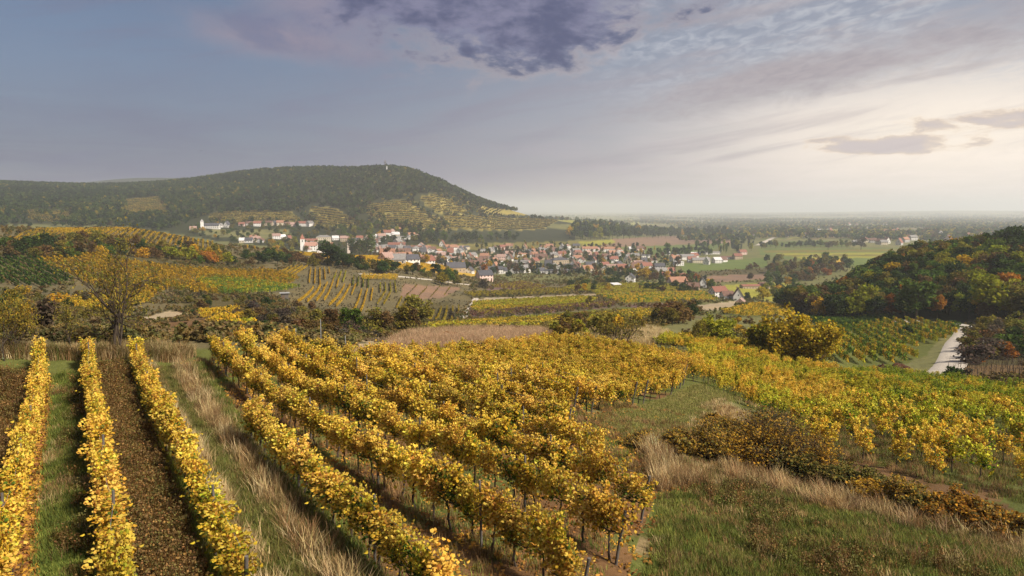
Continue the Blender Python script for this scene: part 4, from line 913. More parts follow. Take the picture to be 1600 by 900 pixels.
def plant_groves(quota):
    WORD = {'tree': 'tree', 'shrub': 'bush', 'poplar': 'poplar', 'conifer': 'conifer', 'pine': 'pine'}
    for form in ('tree', 'shrub', 'poplar', 'conifer'):
        lst = sorted([d for d in WOOD if d['form'] == form], key=lambda d: -d['h'] / d['r'])
        keep, rest_ = lst[:quota.get(form, 250)], lst[quota.get(form, 250):]
        keep.sort(key=lambda d: d['p'][0]); cnt = {}; tot_ = {}
        for d in keep: k = (d['tone'], d['place']); tot_[k] = tot_.get(k, 0) + 1
        for d in keep:
            k = (d['tone'], d['place']); cnt[k] = cnt.get(k, 0) + 1; base = '%s %s %s' % (d['tone'], WORD[form], d['place'])
            lb = base if tot_[k] == 1 else '%s %s, from %s' % (nth(cnt[k]), base, d['start'])
            if len(lb.replace('-', ' ').split()) > 16: lb = '%s %s' % (nth(cnt[k]), base)
            p = d['p']; plant(form, p[2], p[3], p[4], d['h'], d['tone'], lb, d['group'], 'shrub' if form == 'shrub' else 'tree', d['wide'], form != 'conifer' and d['h'] / d['r'] > 0.022)
        if rest_:
            A1 = np.array([d['p'][2:5] for d in rest_]); hh = np.array([d['h'] for d in rest_]); wd = np.array([d['wide'] for d in rest_])
            tn_ = np.array([PAL[d['tone']] for d in rest_]) * (1 + rng.normal(size=(len(rest_), 1)) * 0.12)
            lib = {'tree': TREE_W, 'shrub': SHRUB_W, 'poplar': POPLAR_W, 'conifer': CONIFER_W}[form]
            scatter({'tree': 'trees', 'shrub': 'shrubs', 'poplar': 'poplars', 'conifer': 'conifers'}[form], 'smaller %s scattered through woods, hedges and village gardens' % {'tree': 'trees', 'shrub': 'bushes', 'poplar': 'poplars', 'conifer': 'conifers'}[form], A1[:, 0], A1[:, 1], A1[:, 2] - 0.05, lib, rng.uniform(0, 6.28, len(hh)), np.stack([hh * wd, hh * wd, hh], 1), tn_, cat='trees' if form != 'shrub' else 'shrubs')
        print(form, len(keep), len(rest_))
mixd = {'dark green': 3, 'olive': 3, 'brown': 3, 'green': 2, 'golden': 0.7, 'yellow-green': 0.8}
grove([(0,404),(0,383),(60,380),(110,376),(180,378),(270,394),(350,399),(392,403),(420,414),(360,417),(250,404),(120,404)], 95, 330, 560, (4, 8), mixd, 'in the scrub belt under the ridge vineyard', 'scrub belt on the far slope', ('shrub', 'tree', 'shrub'), 5, 1.1, start='the dark vine rows')
grove([(300,400),(350,398),(362,412),(310,412)], 9, 330, 560, (4, 7), {'golden': 3, 'orange': 1, 'olive': 1}, 'at the end of the scrub belt', 'golden bushes on the far slope', ('shrub',), 7, 1.1, start='the ridge')
grove([(270,478),(280,462),(330,456),(400,463),(470,480),(560,500),(640,497),(660,512),(560,527),(440,518),(380,507),(300,490)], 58, 90, 300, (1.5, 3.2), {'brown': 3, 'grey-brown': 3, 'olive': 4, 'dark green': 2}, 'in the scrubby gully', 'gully scrub', ('shrub',), 6, 1.2, start='the small terraces')
grove([(420,532),(400,520),(560,522),(640,522),(560,534)], 20, 70, 170, (1.0, 2.0), {'brown': 3, 'grey-brown': 3, 'olive': 3}, 'just below the brow of the vineyard', 'brow scrub', ('shrub',), 6, 1.3, start='the small terraces')
for q, (px_, py_, h, tone, lb) in enumerate([(587, 524, 4.6, 'olive', 'mottled olive tree rising from the gully'), (548, 520, 4.6, 'green', 'small bright green tree in the gully'), (600, 522, 4.2, 'brown', 'brown-leaved gully tree next to the olive one'), (628, 520, 4.8, 'olive', 'tall olive tree at the lower end of the gully'), (655, 516, 7.0, 'olive', 'broad yellowing tree nearest the wheel tracks'), (640, 520, 4.4, 'brown', 'brown tree tucked before the broad yellowing tree'), (516, 521, 4.0, 'brown', 'rust brown round tree above the yellow rows'), (705, 500, 3.2, 'grey-brown', 'grey-brown bush by the wheel tracks')]):
    x, y, z = at(px_, py_, 120); plant('tree', x, y, z, h, tone, lb, 'gully trees', 'tree', 1.15, True)
grove([(395,405),(420,398),(470,404),(560,412),(720,432),(735,440),(640,432),(540,418),(440,416)], 52, 380, 640, (4, 8), {'dark green': 4, 'brown': 3, 'olive': 3, 'green': 1}, 'in the dark hedge above the terraced plots', 'hedge above the plots', ('shrub', 'tree'), 6, 1.1, start='the stony track')
for px_, py_, h, tone, lb in [(512, 414, 15, 'dark green', 'tall dark tree clump standing over the striped plots'), (530, 416, 12, 'dark green', 'lower dark tree leaning on the tall hedge clump'), (544, 420, 9, 'dark green', 'dark pointed tree at the hedge by the gold field'), (598, 428, 8, 'dark green', 'dark green bush before the golden village field'), (700, 446, 10, 'green', 'big leafy green bush by the farm track'), (690, 446, 8, 'yellow-green', 'yellowish bush beside the big leafy one'), (715, 448, 7, 'olive', 'olive bush where the farm track ends')]:
    x, y, z = at(px_, py_, 330, 700); plant('tree', x, y, z, h, tone, lb, 'hedge trees', 'tree', 1.2, True)
grove([(290,352),(340,350),(480,354),(480,382),(420,384),(360,380),(300,366)], 70, 900, 1350, (5, 10), {'dark green': 3, 'green': 2, 'olive': 2, 'golden': 0.6, 'yellow-green': 1}, 'around the hillside lane', 'trees by the hillside lane', ('tree', 'shrub'), 5, 1.0, start='the chapel')
# village trees
vmix = {'dark green': 3, 'green': 2, 'olive': 2, 'brown': 2.2, 'golden': 0.8, 'rust': 0.5, 'blue-green': 1}
grove([(560,396),(640,398),(760,412),(860,420),(1000,425),(1100,440),(1110,452),(1000,436),(860,430),(760,428),(640,412)], 240, 600, 1150, (6, 11), vmix, 'between the village houses', 'village trees', ('tree', 'tree', 'shrub', 'conifer'), 5, 0.9, start='the church')
grove([(740,388),(860,383),(1000,386),(1080,400),(1060,420),(900,412),(760,405)], 240, 780, 1350, (6, 11), vmix, 'in the upper gardens of the village', 'garden trees', ('tree', 'tree', 'conifer'), 5, 0.9, start='the church')
grove([(430,384),(480,378),(560,372),(640,362),(740,372),(820,375),(820,381),(650,384),(560,390),(470,392)], 70, 900, 1350, (7, 13), {'dark green': 3, 'green': 3, 'yellow-green': 2, 'olive': 2, 'golden': 0.7}, 'behind the upper village', 'trees behind the village', ('tree',), 5, 0.95, start='the church')
grove([(470,362),(560,352),(600,356),(700,352),(700,362),(600,368),(480,372)], 45, 1050, 1400, (8, 14), {'dark green': 3, 'green': 2, 'olive': 2, 'yellow-green': 1}, 'at the foot of the terraced hill', 'trees at the hill foot', ('tree',), 5, 1.0, start='the hillside lane')
grove([(650,376),(680,372),(810,374),(812,379),(660,382)], 24, 1000, 1400, (14, 20), {'dark green': 3, 'green': 3, 'blue-green': 1}, 'in the tall tree line behind the village', 'tall tree line', ('tree',), 5, 0.8, start='the church')
for q, (px_, py_, h) in enumerate([(549, 399, 19), (556, 400, 17), (562, 400, 20), (568, 400, 18), (573, 400, 20), (580, 400, 27)]):
    x, y, z = at(px_, py_, 700, 1200); plant('poplar', x, y, z, h, 'dark green' if q < 5 else 'green', ('%s dark columnar tree of the short row above the gold field' % nth(q + 1)) if q < 5 else 'tallest greener columnar tree ending the dark row', 'columnar trees by the church', 'tree', 1.3)
grove([(415,392),(440,384),(480,386),(490,394),(450,398)], 16, 600, 1100, (8, 12), {'yellow-green': 3, 'olive': 2, 'golden': 1}, 'in the leafy clump before the church', 'leafy clump by the church', ('tree',), 5, 1.0, start='the ridge')
# wood in the middle of the plain
grove([(885,372),(900,360),(960,357),(1060,358),(1140,364),(1140,374),(1060,372),(960,374),(910,376)], 230, 1350, 2200, (20, 29), {'dark green': 4, 'blue-green': 4, 'green': 3, 'yellow-green': 1, 'golden': 0.8}, 'in the wood on the plain', 'wood on the plain', ('tree',), 4, 0.75, start='the big hill')
grove([(1030,398),(1080,388),(1150,384),(1175,380),(1180,392),(1120,400),(1060,404)], 42, 1000, 1700, (10, 18), {'dark green': 3, 'green': 3, 'yellow-green': 2, 'blue-green': 2}, 'along the stream by the estate', 'streamside trees', ('tree', 'poplar'), 5, 0.85, start='the wood')
grove([(1170,425),(1165,412),(1240,405),(1320,410),(1330,424),(1260,440),(1200,440)], 55, 600, 1200, (7, 13), {'brown': 3, 'dark green': 3, 'rust': 0.4, 'green': 3, 'olive': 3}, 'in the copse before the wooded hill', 'copse by the wooded hill', ('tree', 'shrub'), 6, 1.0, start='the village end')
grove([(1190,462),(1200,440),(1240,438),(1260,462),(1235,480)], 18, 430, 800, (7, 12), {'green': 3, 'yellow-green': 2, 'dark green': 2, 'golden': 1}, 'between the farmstead and the wooded hill', 'trees by the farmstead', ('tree',), 8, 1.0, start='the farmstead')
for px_, py_, h, tone, form, lb in [(1193, 474, 11, 'golden', 'tree', 'round golden tree beside the farmstead'), (1213, 473, 9, 'dark green', 'conifer', 'small dark spruce beside the round golden tree'), (1168, 470, 6, 'dark green', 'tree', 'dark garden tree behind the white gabled barn'), (1112, 452, 9, 'green', 'tree', 'fresh green tree behind the white farmhouse'), (1006, 440, 14, 'golden', 'tree', 'large russet gold tree at the village end'), (1025, 440, 9, 'brown', 'tree', 'dark brown tree near the pink roofed house'), (1345, 390, 20, 'grey-brown', 'tree', 'lone dark round tree on the bright plain fields'), (1294, 391, 16, 'grey-brown', 'tree', 'lone dark tree standing in the plain by the fields'), (794, 436, 8, 'dark green', 'tree', 'round dark green tree beside the pale shed'), (754, 450, 6, 'grey-brown', 'shrub', 'dark bush before the dark-roofed farmhouse'), (820, 455, 4, 'brown', 'shrub', 'low brown bush on the mound'), (902, 457, 6, 'brown', 'tree', 'small brown orchard tree in the olive vines'), (913, 457, 6, 'golden', 'tree', 'small golden orchard tree in the olive vines'), (928, 457, 6, 'dark green', 'tree', 'small dark orchard tree in the olive vines'), (950, 456, 6, 'golden', 'shrub', 'bright yellow orchard bush in the olive vines'), (920, 478, 4.5, 'olive', 'tree', 'lone olive tree on the purple-brown strip'), (1005, 478, 2.5, 'brown', 'shrub', 'small dark bush on the brown strip'), (1173, 440, 9, 'grey-brown', 'tree', 'leafless brown tree on the ploughed field')]:
    x, y, z = at(px_, py_, 280, 1800); plant(form, x, y, z, h, tone, lb, None, 'tree' if form != 'shrub' else 'shrub', 1.1, True)
grove([(870,446),(890,440),(960,436),(975,446),(930,451)], 16, 480, 800, (5, 8), {'dark green': 3, 'olive': 2, 'green': 2}, 'in the hedge below the village', 'hedge below the village', ('shrub',), 6, 1.3, start='the mound')
grove([(995,455),(1000,448),(1060,446),(1100,450),(1095,458),(1020,458)], 22, 450, 800, (4, 8), {'dark green': 4, 'green': 2, 'brown': 2}, 'along the gardens at the village end', 'garden hedge at the village end', ('shrub', 'conifer'), 6, 1.2, start='the mound')
grove([(1185,386),(1250,384),(1340,385),(1340,388),(1250,388),(1190,389)], 34, 1150, 1900, (8, 15), {'dark green': 3, 'green': 3, 'olive': 2, 'blue-green': 2}, 'along the plain field edge', 'field edge trees', ('tree',), 3, 0.9, start='the far road')
# wooded hill by the road
wh = {'dark green': 6.5, 'green': 3.6, 'brown': 2.2, 'olive': 3.0, 'rust': 0.3, 'golden': 0.7, 'orange': 0.12, 'yellow-green': 1.7}
cand = []
for _ in range(7000):
    px_ = rng.uniform(1222, 1640); r = rng.uniform(246, 470); a, _t = ray(px_, 450); x, y = math.sin(a) * r, math.cos(a) * r
    edge = np.interp(px_, [1222, 1260, 1300, 1400, 1500, 1560, 1640], [330, 300, 275, 268, 262, 240, 232])
    if r < edge or (px_ < 1300 and r > 390): continue
    if any((x - c[1]) ** 2 + (y - c[2]) ** 2 < 4.6 ** 2 for c in cand): continue
    cand.append((px_, x, y, r))
    if len(cand) > 560: break
cand.sort(key=lambda c: c[3])
grove(None, 0, 0, 0, (7, 11.5), wh, 'on the wooded hill', 'trees of the wooded hill', ('tree',), wide=1.08, start='the farmstead end', pts_=[(c[0], 0, c[1], c[2], float(ground(c[1], c[2]))) for c in cand])
for px_, py_, h, tone, form, lb in [(1352, 498, 13, 'yellow-green', 'tree', 'big round yellow-green tree at the foot of the wooded hill'), (1315, 484, 8, 'orange', 'tree', 'small orange tree at the dark foot of the wood'), (1430, 500, 14, 'green', 'tree', 'tall green tree at the dark foot of the wood'), (1540, 502, 14, 'yellow-green', 'tree', 'broad yellow-green tree where the road meets the wood')]:
    x, y, z = at(px_, py_, 200, 420); plant(form, x, y, z, h, tone, lb, 'trees of the wooded hill', 'tree', 1.15, True)
for q, (px_, r, h) in enumerate([(1552, 372, 13), (1578, 366, 15), (1590, 380, 14), (1568, 384, 14)]):
    a, _t = ray(px_, 450); x, y = math.sin(a) * r, math.cos(a) * r
    plant('pine', x, y, float(ground(x, y)), h, 'dark green', '%s dark umbrella-shaped pine on the crest of the wooded hill' % nth(q + 1), 'crest pines', 'tree', 0.95, True, q % 3)
grove([(1516,562),(1528,522),(1545,508),(1620,502),(1620,560),(1565,566),(1530,574)], 40, 120, 260, (2.6, 5.2), {'dark green': 3, 'brown': 3, 'grey-brown': 2, 'green': 2, 'rust': 0.3, 'olive': 3}, 'on the bank above the gravel road', 'roadside scrub', ('shrub',), 9, 1.2, start='the road')
for px_, py_, h, tone, lb in [(1496, 600, 3.4, 'dark green', 'dark bush between the road and the bare vines'), (1510, 602, 2.6, 'grey-brown', 'dry brown bush beside the bare vines'), (1522, 566, 3.2, 'rust', 'russet bush on the bank above the road'), (1418, 524, 3.0, 'dark green', 'dark round bush among the curving vine rows'), (1490, 512, 2.5, 'green', 'little green bush at the road bend')]:
    x, y, z = at(px_, py_, 90, 300); plant('shrub', x, y, z, h, tone, lb, None, 'shrub', 1.2, True)
# bushes on the brow of the front vineyard
grove([(860,535),(870,515),(900,500),(1010,500),(1015,520),(960,532)], 20, 95, 230, (2.2, 4.2), {'olive': 4, 'golden': 1.2, 'brown': 1.5, 'yellow-green': 1}, 'on the brow behind the yellow vines', 'brow bushes', ('shrub',), 12, 1.2, start='the dry grass')
grove([(1020,508),(1030,495),(1085,488),(1090,500),(1050,512)], 12, 150, 300, (3.5, 6), {'dark green': 2, 'brown': 3, 'olive': 2}, 'in the dark thicket beside the meadow', 'meadow thicket', ('shrub', 'tree'), 9, 1.2, start='the brow')
grove([(1145,525),(1150,505),(1200,500),(1240,505),(1290,545),(1290,572),(1240,575),(1200,548)], 26, 115, 230, (1.8, 3.2), {'golden': 3, 'olive': 3, 'yellow-green': 2, 'brown': 1}, 'around the spreading golden tree', 'bushes round the golden tree', ('shrub',), 12, 1.2, start='the round bush')
grove([(0,545),(0,455),(60,445),(130,455),(230,480),(200,500),(110,530)], 26, 62, 300, (1.6, 3.4), {'olive': 3, 'brown': 3, 'golden': 0.8, 'grey-brown': 2, 'dark green': 2}, 'on the slope behind the spreading tree', 'slope bushes', ('shrub',), 10, 1.15, start='the dark vine rows')
grove([(690,535),(760,515),(840,522),(820,540),(740,548)], 12, 70, 180, (0.8, 1.8), {'brown': 3, 'olive': 1, 'rust': 1}, 'in the dry grass on the brow', 'dry grass bushes', ('shrub',), 14, 1.3, start='the gully')
# nearest trees and thickets: real branching
def near_tree(name, label, px_, py_, h, seed, cat, group=None, rmin=15, wide=1.0, **kw):
    f, tr, hm = branching(name, seed, 1.0, **kw)
    x, y, z = at(px_, py_, rmin, 400); s = h / hm
    e = obj(name, None, None, (x, y, z), rng.uniform(0, 6.28) if 'rz' not in kw else 0, (s * wide, s * wide, s)); e.empty_display_size = 0.1
    obj('trunk', tr, e); obj('crown', f, e, tint=(1, 1, 1)); tag(e, label, cat, group); return e
oliv = [(0.20, 0.16, 0.032), (0.16, 0.14, 0.03), (0.26, 0.19, 0.03), (0.13, 0.12, 0.028)]
near_tree('acacia_tree', 'spreading open-crowned olive tree on the brow behind the grass strip', 176, 557, 8.4, 5, 'tree', None, 40, 0.62, spread=0.85, levels=4, nleaf=1300, lsize=0.012, cols=oliv, r0=0.026, z_first=0.55, kids=(2, 4), up=0.3, loose=0.035, flat=0.03)
near_tree('acacia_tree', 'slender second stem tree close beside the spreading olive tree', 184, 557, 6.2, 9, 'tree', None, 40, 0.6, spread=0.5, levels=4, nleaf=350, lsize=0.016, cols=oliv, r0=0.018, z_first=0.4)
near_tree('young_tree', 'thin pale-leaved young tree between the two nearest golden rows', 112, 557, 3.8, 15, 'tree', None, 40, 0.6, spread=0.6, levels=3, nleaf=800, lsize=0.02, cols=oliv, r0=0.016)
near_tree('young_tree', 'yellowing young tree at the picture edge behind the golden rows', 14, 562, 4.6, 19, 'tree', None, 42, 0.65, spread=0.6, levels=4, nleaf=3000, lsize=0.018, cols=[(0.24, 0.18, 0.03), (0.30, 0.20, 0.03), (0.17, 0.15, 0.03)], r0=0.018, stems=2)
near_tree('young_tree', 'sparse thin tree standing beside the round bush', 1094, 544, 4.6, 23, 'tree', None, 70, 0.6, spread=0.55, levels=4, nleaf=3000, lsize=0.022, cols=oliv, r0=0.02)
near_tree('round_bush', 'dense round yellow-green bush at the vineyard edge', 1126, 545, 5.2, 27, 'shrub', None, 70, 1.05, spread=0.6, levels=4, nleaf=11000, lsize=0.04, cols=[(0.36, 0.33, 0.03), (0.27, 0.27, 0.028), (0.19, 0.21, 0.025)], r0=0.02, stems=5, z_first=0.1)
near_tree('golden_tree', 'spreading golden tree with many dark stems below the vineyard', 1243, 572, 8.6, 31, 'tree', None, 80, 1.1, spread=0.6, levels=4, nleaf=12000, lsize=0.034, cols=[(0.42, 0.29, 0.025), (0.34, 0.25, 0.025), (0.28, 0.22, 0.022), (0.48, 0.33, 0.03)], r0=0.02, stems=6, z_first=0.2)
near_tree('golden_tree', 'greener companion tree at the edge of the golden tree', 1200, 560, 5.6, 33, 'tree', None, 80, 1.0, spread=0.6, levels=4, nleaf=7000, lsize=0.045, cols=[(0.24, 0.22, 0.02), (0.30, 0.22, 0.02), (0.16, 0.17, 0.02)], r0=0.02, stems=4, z_first=0.2)
near_tree('bare_shrub', 'bare twiggy shrub on the brow above the yellow vines', 972, 540, 4.2, 37, 'shrub', None, 70, 1.2, spread=0.6, levels=4, nleaf=700, lsize=0.03, cols=oliv, r0=0.02, stems=4)
# bramble hedge between meadow and lower vines
hb = [(0.22, 0.14, 0.04), (0.32, 0.19, 0.035), (0.16, 0.11, 0.04), (0.40, 0.25, 0.035), (0.17, 0.15, 0.04)]; hy = [(0.45, 0.26, 0.03), (0.34, 0.20, 0.03), (0.20, 0.12, 0.03)]; hd_ = [(0.08, 0.085, 0.025), (0.14, 0.12, 0.03), (0.19, 0.14, 0.035)]; ho = [(0.42, 0.22, 0.03), (0.34, 0.16, 0.025), (0.24, 0.12, 0.025), (0.13, 0.10, 0.03)]
for q, (px_, py_, h, wide, cols, nl, lb) in enumerate([
    (1105, 716, 2.2, 1.3, hb, 5000, 'low russet bush at the end of the mown headland'), (1062, 712, 1.2, 1.4, hb, 3000, 'small dry bush where the yellow rows end'), (1215, 742, 3.7, 1.25, hb, 2300, 'large half-bare bramble thicket with dark arching branches'), (1180, 735, 2.6, 1.2, hy, 4200, 'yellow-leaved bush inside the bramble thicket'), (1262, 748, 2.6, 1.2, hy, 2600, 'brown twiggy bush joined to the bramble thicket'), (1240, 752, 1.5, 1.5, hd_, 4200, 'dark evergreen undergrowth at the thicket foot'), (1300, 764, 1.3, 1.4, hd_, 4200, 'dark leafy bush following the bramble thicket'),
    (1335, 778, 1.5, 1.4, hd_, 4500, 'olive hedge bush behind the dry grass'), (1372, 792, 1.2, 1.4, hy, 3500, 'low brown hedge bush behind the dry grass'), (1405, 802, 1.8, 1.3, hb, 4200, 'tall brown hedge bush with twisted stems'), (1438, 812, 1.1, 1.4, hd_, 3800, 'dark low hedge bush next to the twisted stems'), (1492, 822, 1.6, 1.25, ho, 5200, 'bright orange-leaved hedge bush'), (1468, 818, 1.1, 1.3, hd_, 3200, 'olive bush tucked beside the orange one'), (1545, 842, 1.3, 1.4, ho, 4200, 'orange brown hedge bush lower down the bank'), (1590, 856, 1.4, 1.4, hb, 4200, 'rusty hedge bush at the picture edge'), (1150, 690, 1.3, 1.6, hb, 3000, 'brown scrub on the bank under the headland'), (1190, 672, 1.2, 1.6, hb, 3000, 'dry scrub between headland and terrace vines'), (1120, 668, 0.9, 1.8, hb, 2600, 'low dry scrub along the headland edge'), (1005, 700, 0.9, 1.5, hb, 2200, 'small dry tuft bush beside the vine end posts')]):
    near_tree('hedge_bush', lb, px_, py_, h, 200 + q, 'shrub', 'hedge between meadow and lower vineyard', 18, wide, spread=0.72, levels=4, nleaf=int(nl * 1.4), lsize=0.075 / max(h, 1.2) * 0.85, cols=cols, r0=0.022, stems=6, z_first=0.1)
plant_groves({'tree': 235, 'shrub': 270, 'conifer': 60, 'poplar': 20})
# forest on the hills: one mass
n = 26000
a = rng.uniform(-0.72, 0.06, n); r = np.sqrt(rng.uniform(1150 ** 2, 2500 ** 2, n)); x = np.sin(a) * r; y = np.cos(a) * r; z = ground(x, y); px, py = project(x, y, z)
FP = [(-300,352),(-300,270),(150,285),(300,276),(400,266),(600,259),(640,262),(705,288),(800,324),(845,338),(800,330),(740,324),(705,302),(660,303),(640,311),(575,317),(566,340),(556,348),(530,326),(484,322),(455,331),(330,334),(262,361),(190,357)]
FP2 = [(195,312),(250,308),(258,335),(198,338)]
k = inpoly(px, py, FP) & ~inpoly(px, py, FP2) & ~((px > 15) & (px < 112) & (py > 326) & (rng.random(n) < 0.75)); x, y, z, px, py = x[k], y[k], z[k], px[k], py[k]
tn = np.array([(0.010, 0.024, 0.006), (0.026, 0.056, 0.010), (0.065, 0.10, 0.018), (0.022, 0.05, 0.014), (0.09, 0.105, 0.018), (0.25, 0.20, 0.022), (0.085, 0.055, 0.022)])
pn = np.clip(fbm(x / 120, y / 120, 151, 3) * 5 + 2 + rng.normal(size=len(x)) * 1.5, 0, 6).astype(int)
scatter('forest', 'dark autumn forest covering the big hill and the hills beside it', x, y, z - 0.5, FOREST, rng.uniform(0, 6.28, len(x)), np.stack([rng.uniform(8, 12, len(x))] * 2 + [rng.uniform(7, 11.5, len(x))], 1) * 1.05, tn[pn], cat='forest')
print('forest', len(x))
# scrub lines between the terraces
n = 5000
a = rng.uniform(-0.4, 0.1, n); r = np.sqrt(rng.uniform(1150 ** 2, 1750 ** 2, n)); x = np.sin(a) * r; y = np.cos(a) * r; z = ground(x, y); px, py = project(x, y, z)
lines = [((640,312),(700,356),5), ((688,300),(760,338),7), ((560,318),(600,350),9), ((470,330),(500,356),6), ((700,336),(870,342),2.5), ((575,345),(700,358),2.5), ((540,350),(700,362),5), ((330,347),(480,350),3), ((700,290),(850,338),4)]
k = np.zeros(n, bool)
for p0, p1, wd in lines:
    p0 = np.array(p0, float); p1 = np.array(p1, float); dd = p1 - p0; u = np.clip(((px - p0[0]) * dd[0] + (py - p0[1]) * dd[1]) / (dd @ dd), 0, 1)
    k |= np.hypot(px - p0[0] - dd[0] * u, py - p0[1] - dd[1] * u) < wd
x, y, z = x[k], y[k], z[k]
scatter('scrub', 'strips of dark scrub between the vineyard terraces of the hill', x, y, z - 0.4, FOREST, rng.uniform(0, 6.28, len(x)), rng.uniform(4, 9, len(x)), tn[rng.integers(0, 7, len(x))], cat='scrub')
# trees of the far plain: one hazy mass
n = 30000
a = rng.uniform(0.0, 0.70, n); r = np.exp(rng.uniform(math.log(1650), math.log(12000), n)); x = np.sin(a) * r; y = np.cos(a) * r; z = ground(x, y); px, py = project(x, y, z)
cl = fbm(a * 22, np.log(r) * 12, 171, 3)
k = (cl > np.where((px > 1140) & (r < 6500), -0.09, 0.0)) & ~((px < 1060) & (r < 2300)) & ~((px < 1330) & (px > 1180) & (r < 1750)) & ((px > 1000) | (rng.random(n) < 0.35)); x, y, z, r = x[k], y[k], z[k], r[k]
scatter('trees', 'hazy mass of trees spread through the far town and plain', x, y, z - 0.5, FOREST, rng.uniform(0, 6.28, len(x)), rng.uniform(9, 17, len(x)), tn[rng.integers(0, 7, len(x))] * 1.4, cat='trees')
print('trees', round(time.time() - T0, 1))
# ------------------------------------------------------------------ buildings
WALLC = {'white': (0.64, 0.62, 0.58), 'cream': (0.52, 0.45, 0.33), 'pale grey': (0.44, 0.43, 0.41), 'beige': (0.40, 0.32, 0.22), 'pink': (0.58, 0.42, 0.36)}
ROOFC = {'red': (0.22, 0.095, 0.068), 'orange': (0.29, 0.15, 0.095), 'brown': (0.14, 0.08, 0.06), 'dark grey': (0.075, 0.075, 0.085), 'grey': (0.20, 0.19, 0.18), 'pink': (0.30, 0.195, 0.16), 'pale': (0.55, 0.53, 0.52)}
def house_meshes(nm, L, W, eave, ridge, kind='gable', rows=1):
    b = Builder(); x, y = L / 2, W / 2; g = 1.2   # footing below ground
    if kind in ('gable', 'steep'):
        V = [[-x, -y, -g], [x, -y, -g], [x, y, -g], [-x, y, -g], [-x, -y, eave], [x, -y, eave], [x, y, eave], [-x, y, eave], [-x, 0, ridge - 0.12], [x, 0, ridge - 0.12]]
        b.add(V, [[0, 1, 5, 4], [2, 3, 7, 6]]); b.add(V, [[1, 2, 6, 9, 5], [3, 0, 4, 8, 7]])
    else: b.box(0, 0, (eave - g) / 2, L, W, eave + g)
    wn = []
    for s in (-1, 1):
        for q in range(rows):
            zc = 1.5 + q * 2.7; k = max(2, int(L / 3.2))
            for m_ in range(k): wn.append((-x + (m_ + 0.5) * L / k, s * y, zc, 1.0, 0.12, 1.25))
            for m_ in range(max(1, int(W / 4))): wn.append((s * x, -y + (m_ + 0.5) * W / max(1, int(W / 4)), zc, 0.12, 0.95, 1.25))
        if kind in ('gable', 'steep') and ridge - eave > 2.5: wn.append((s * x, 0, eave + 0.9, 0.12, 0.9, 1.1))
    for (a, c_, d_, e, f, h_) in wn: b.box(a, c_, d_, e, f, h_, mat=1)
    wall = b.build(nm + '_wall', [M['wall'], M['glass']])
    r = Builder(); o = 0.45; th = 0.28
    if kind in ('gable', 'steep'):
        sl_ = (ridge - eave) / y
        for s in (-1, 1):
            ye, ze = s * (y + o), eave - o * sl_
            V = [[-x - o, 0, ridge], [x + o, 0, ridge], [x + o, ye, ze], [-x - o, ye, ze], [-x - o, 0, ridge + th], [x + o, 0, ridge + th], [x + o, ye, ze + th], [-x - o, ye, ze + th]]
            r.add(V, [[0, 1, 2, 3], [4, 5, 6, 7], [0, 1, 5, 4], [1, 2, 6, 5], [2, 3, 7, 6], [3, 0, 4, 7]])
    elif kind == 'hip':
        k = min(x, y) ; V = [[-x - o, -y - o, eave], [x + o, -y - o, eave], [x + o, y + o, eave], [-x - o, y + o, eave], [-max(x - k, 0.05), 0, ridge], [max(x - k, 0.05), 0, ridge]]
        r.add(V, [[0, 1, 5, 4], [2, 3, 4, 5], [0, 1, 2, 3]]); r.add(V, [[1, 2, 5], [3, 0, 4]])
    elif kind == 'flat':
        r.box(0, 0, eave + 0.15, L + 0.5, W + 0.5, 0.3)
    elif kind == 'pent':
        V = [[-x - o, -y - o, eave], [x + o, -y - o, eave], [x + o, y + o, ridge], [-x - o, y + o, ridge], [-x - o, -y - o, eave + th], [x + o, -y - o, eave + th], [x + o, y + o, ridge + th], [-x - o, y + o, ridge + th]]
        r.add(V, [[0, 1, 2, 3], [4, 5, 6, 7], [0, 1, 5, 4], [1, 2, 6, 5], [2, 3, 7, 6], [3, 0, 4, 7]])
    roof = r.build(nm + '_roof', M['roof'])
    c = Builder(); c.box(x * 0.4, y * 0.25, ridge - 0.1, 0.7, 0.6, 2.0); c.box(x * 0.4, y * 0.25, ridge + 0.95, 0.85, 0.75, 0.12)
    return wall, roof, c.build(nm + '_chimney', M['stone'])
HT = {'c': house_meshes('cottage', 10.5, 8, 3.4, 7.0), 'h': house_meshes('house', 13, 9, 5.2, 9.0, rows=2), 'l': house_meshes('long_house', 27, 9, 5.0, 8.4, rows=2), 'b': house_meshes('barn', 19, 12, 4.4, 9.5), 's': house_meshes('steep_house', 9, 8, 4.2, 10.5, 'steep'),
      'p': house_meshes('hip_house', 12, 11, 5.0, 8.6, 'hip', 2), 'f': house_meshes('flat_house', 12, 9, 5.6, 5.6, 'flat', 2), 'g': house_meshes('low_block', 30, 9, 3.4, 4.8, 'gable'), 'B': house_meshes('big_block', 24, 12, 9.5, 12.5, 'hip', 3), 'k': house_meshes('shed', 7, 5, 2.4, 3.4, 'pent')}
KN = {'c': 'cottage', 'h': 'two-storey house', 'l': 'long house', 'b': 'broad barn', 's': 'steep-gabled house', 'p': 'hip-roofed house', 'f': 'flat-roofed house', 'g': 'long low building', 'B': 'big three-storey block', 'k': 'shed'}
KO = {'c': 'cottage', 'h': 'house', 'l': 'row_house', 'b': 'barn', 's': 'gabled_house', 'p': 'hip_roof_house', 'f': 'flat_roof_house', 'g': 'low_building', 'B': 'apartment_block', 'k': 'shed'}
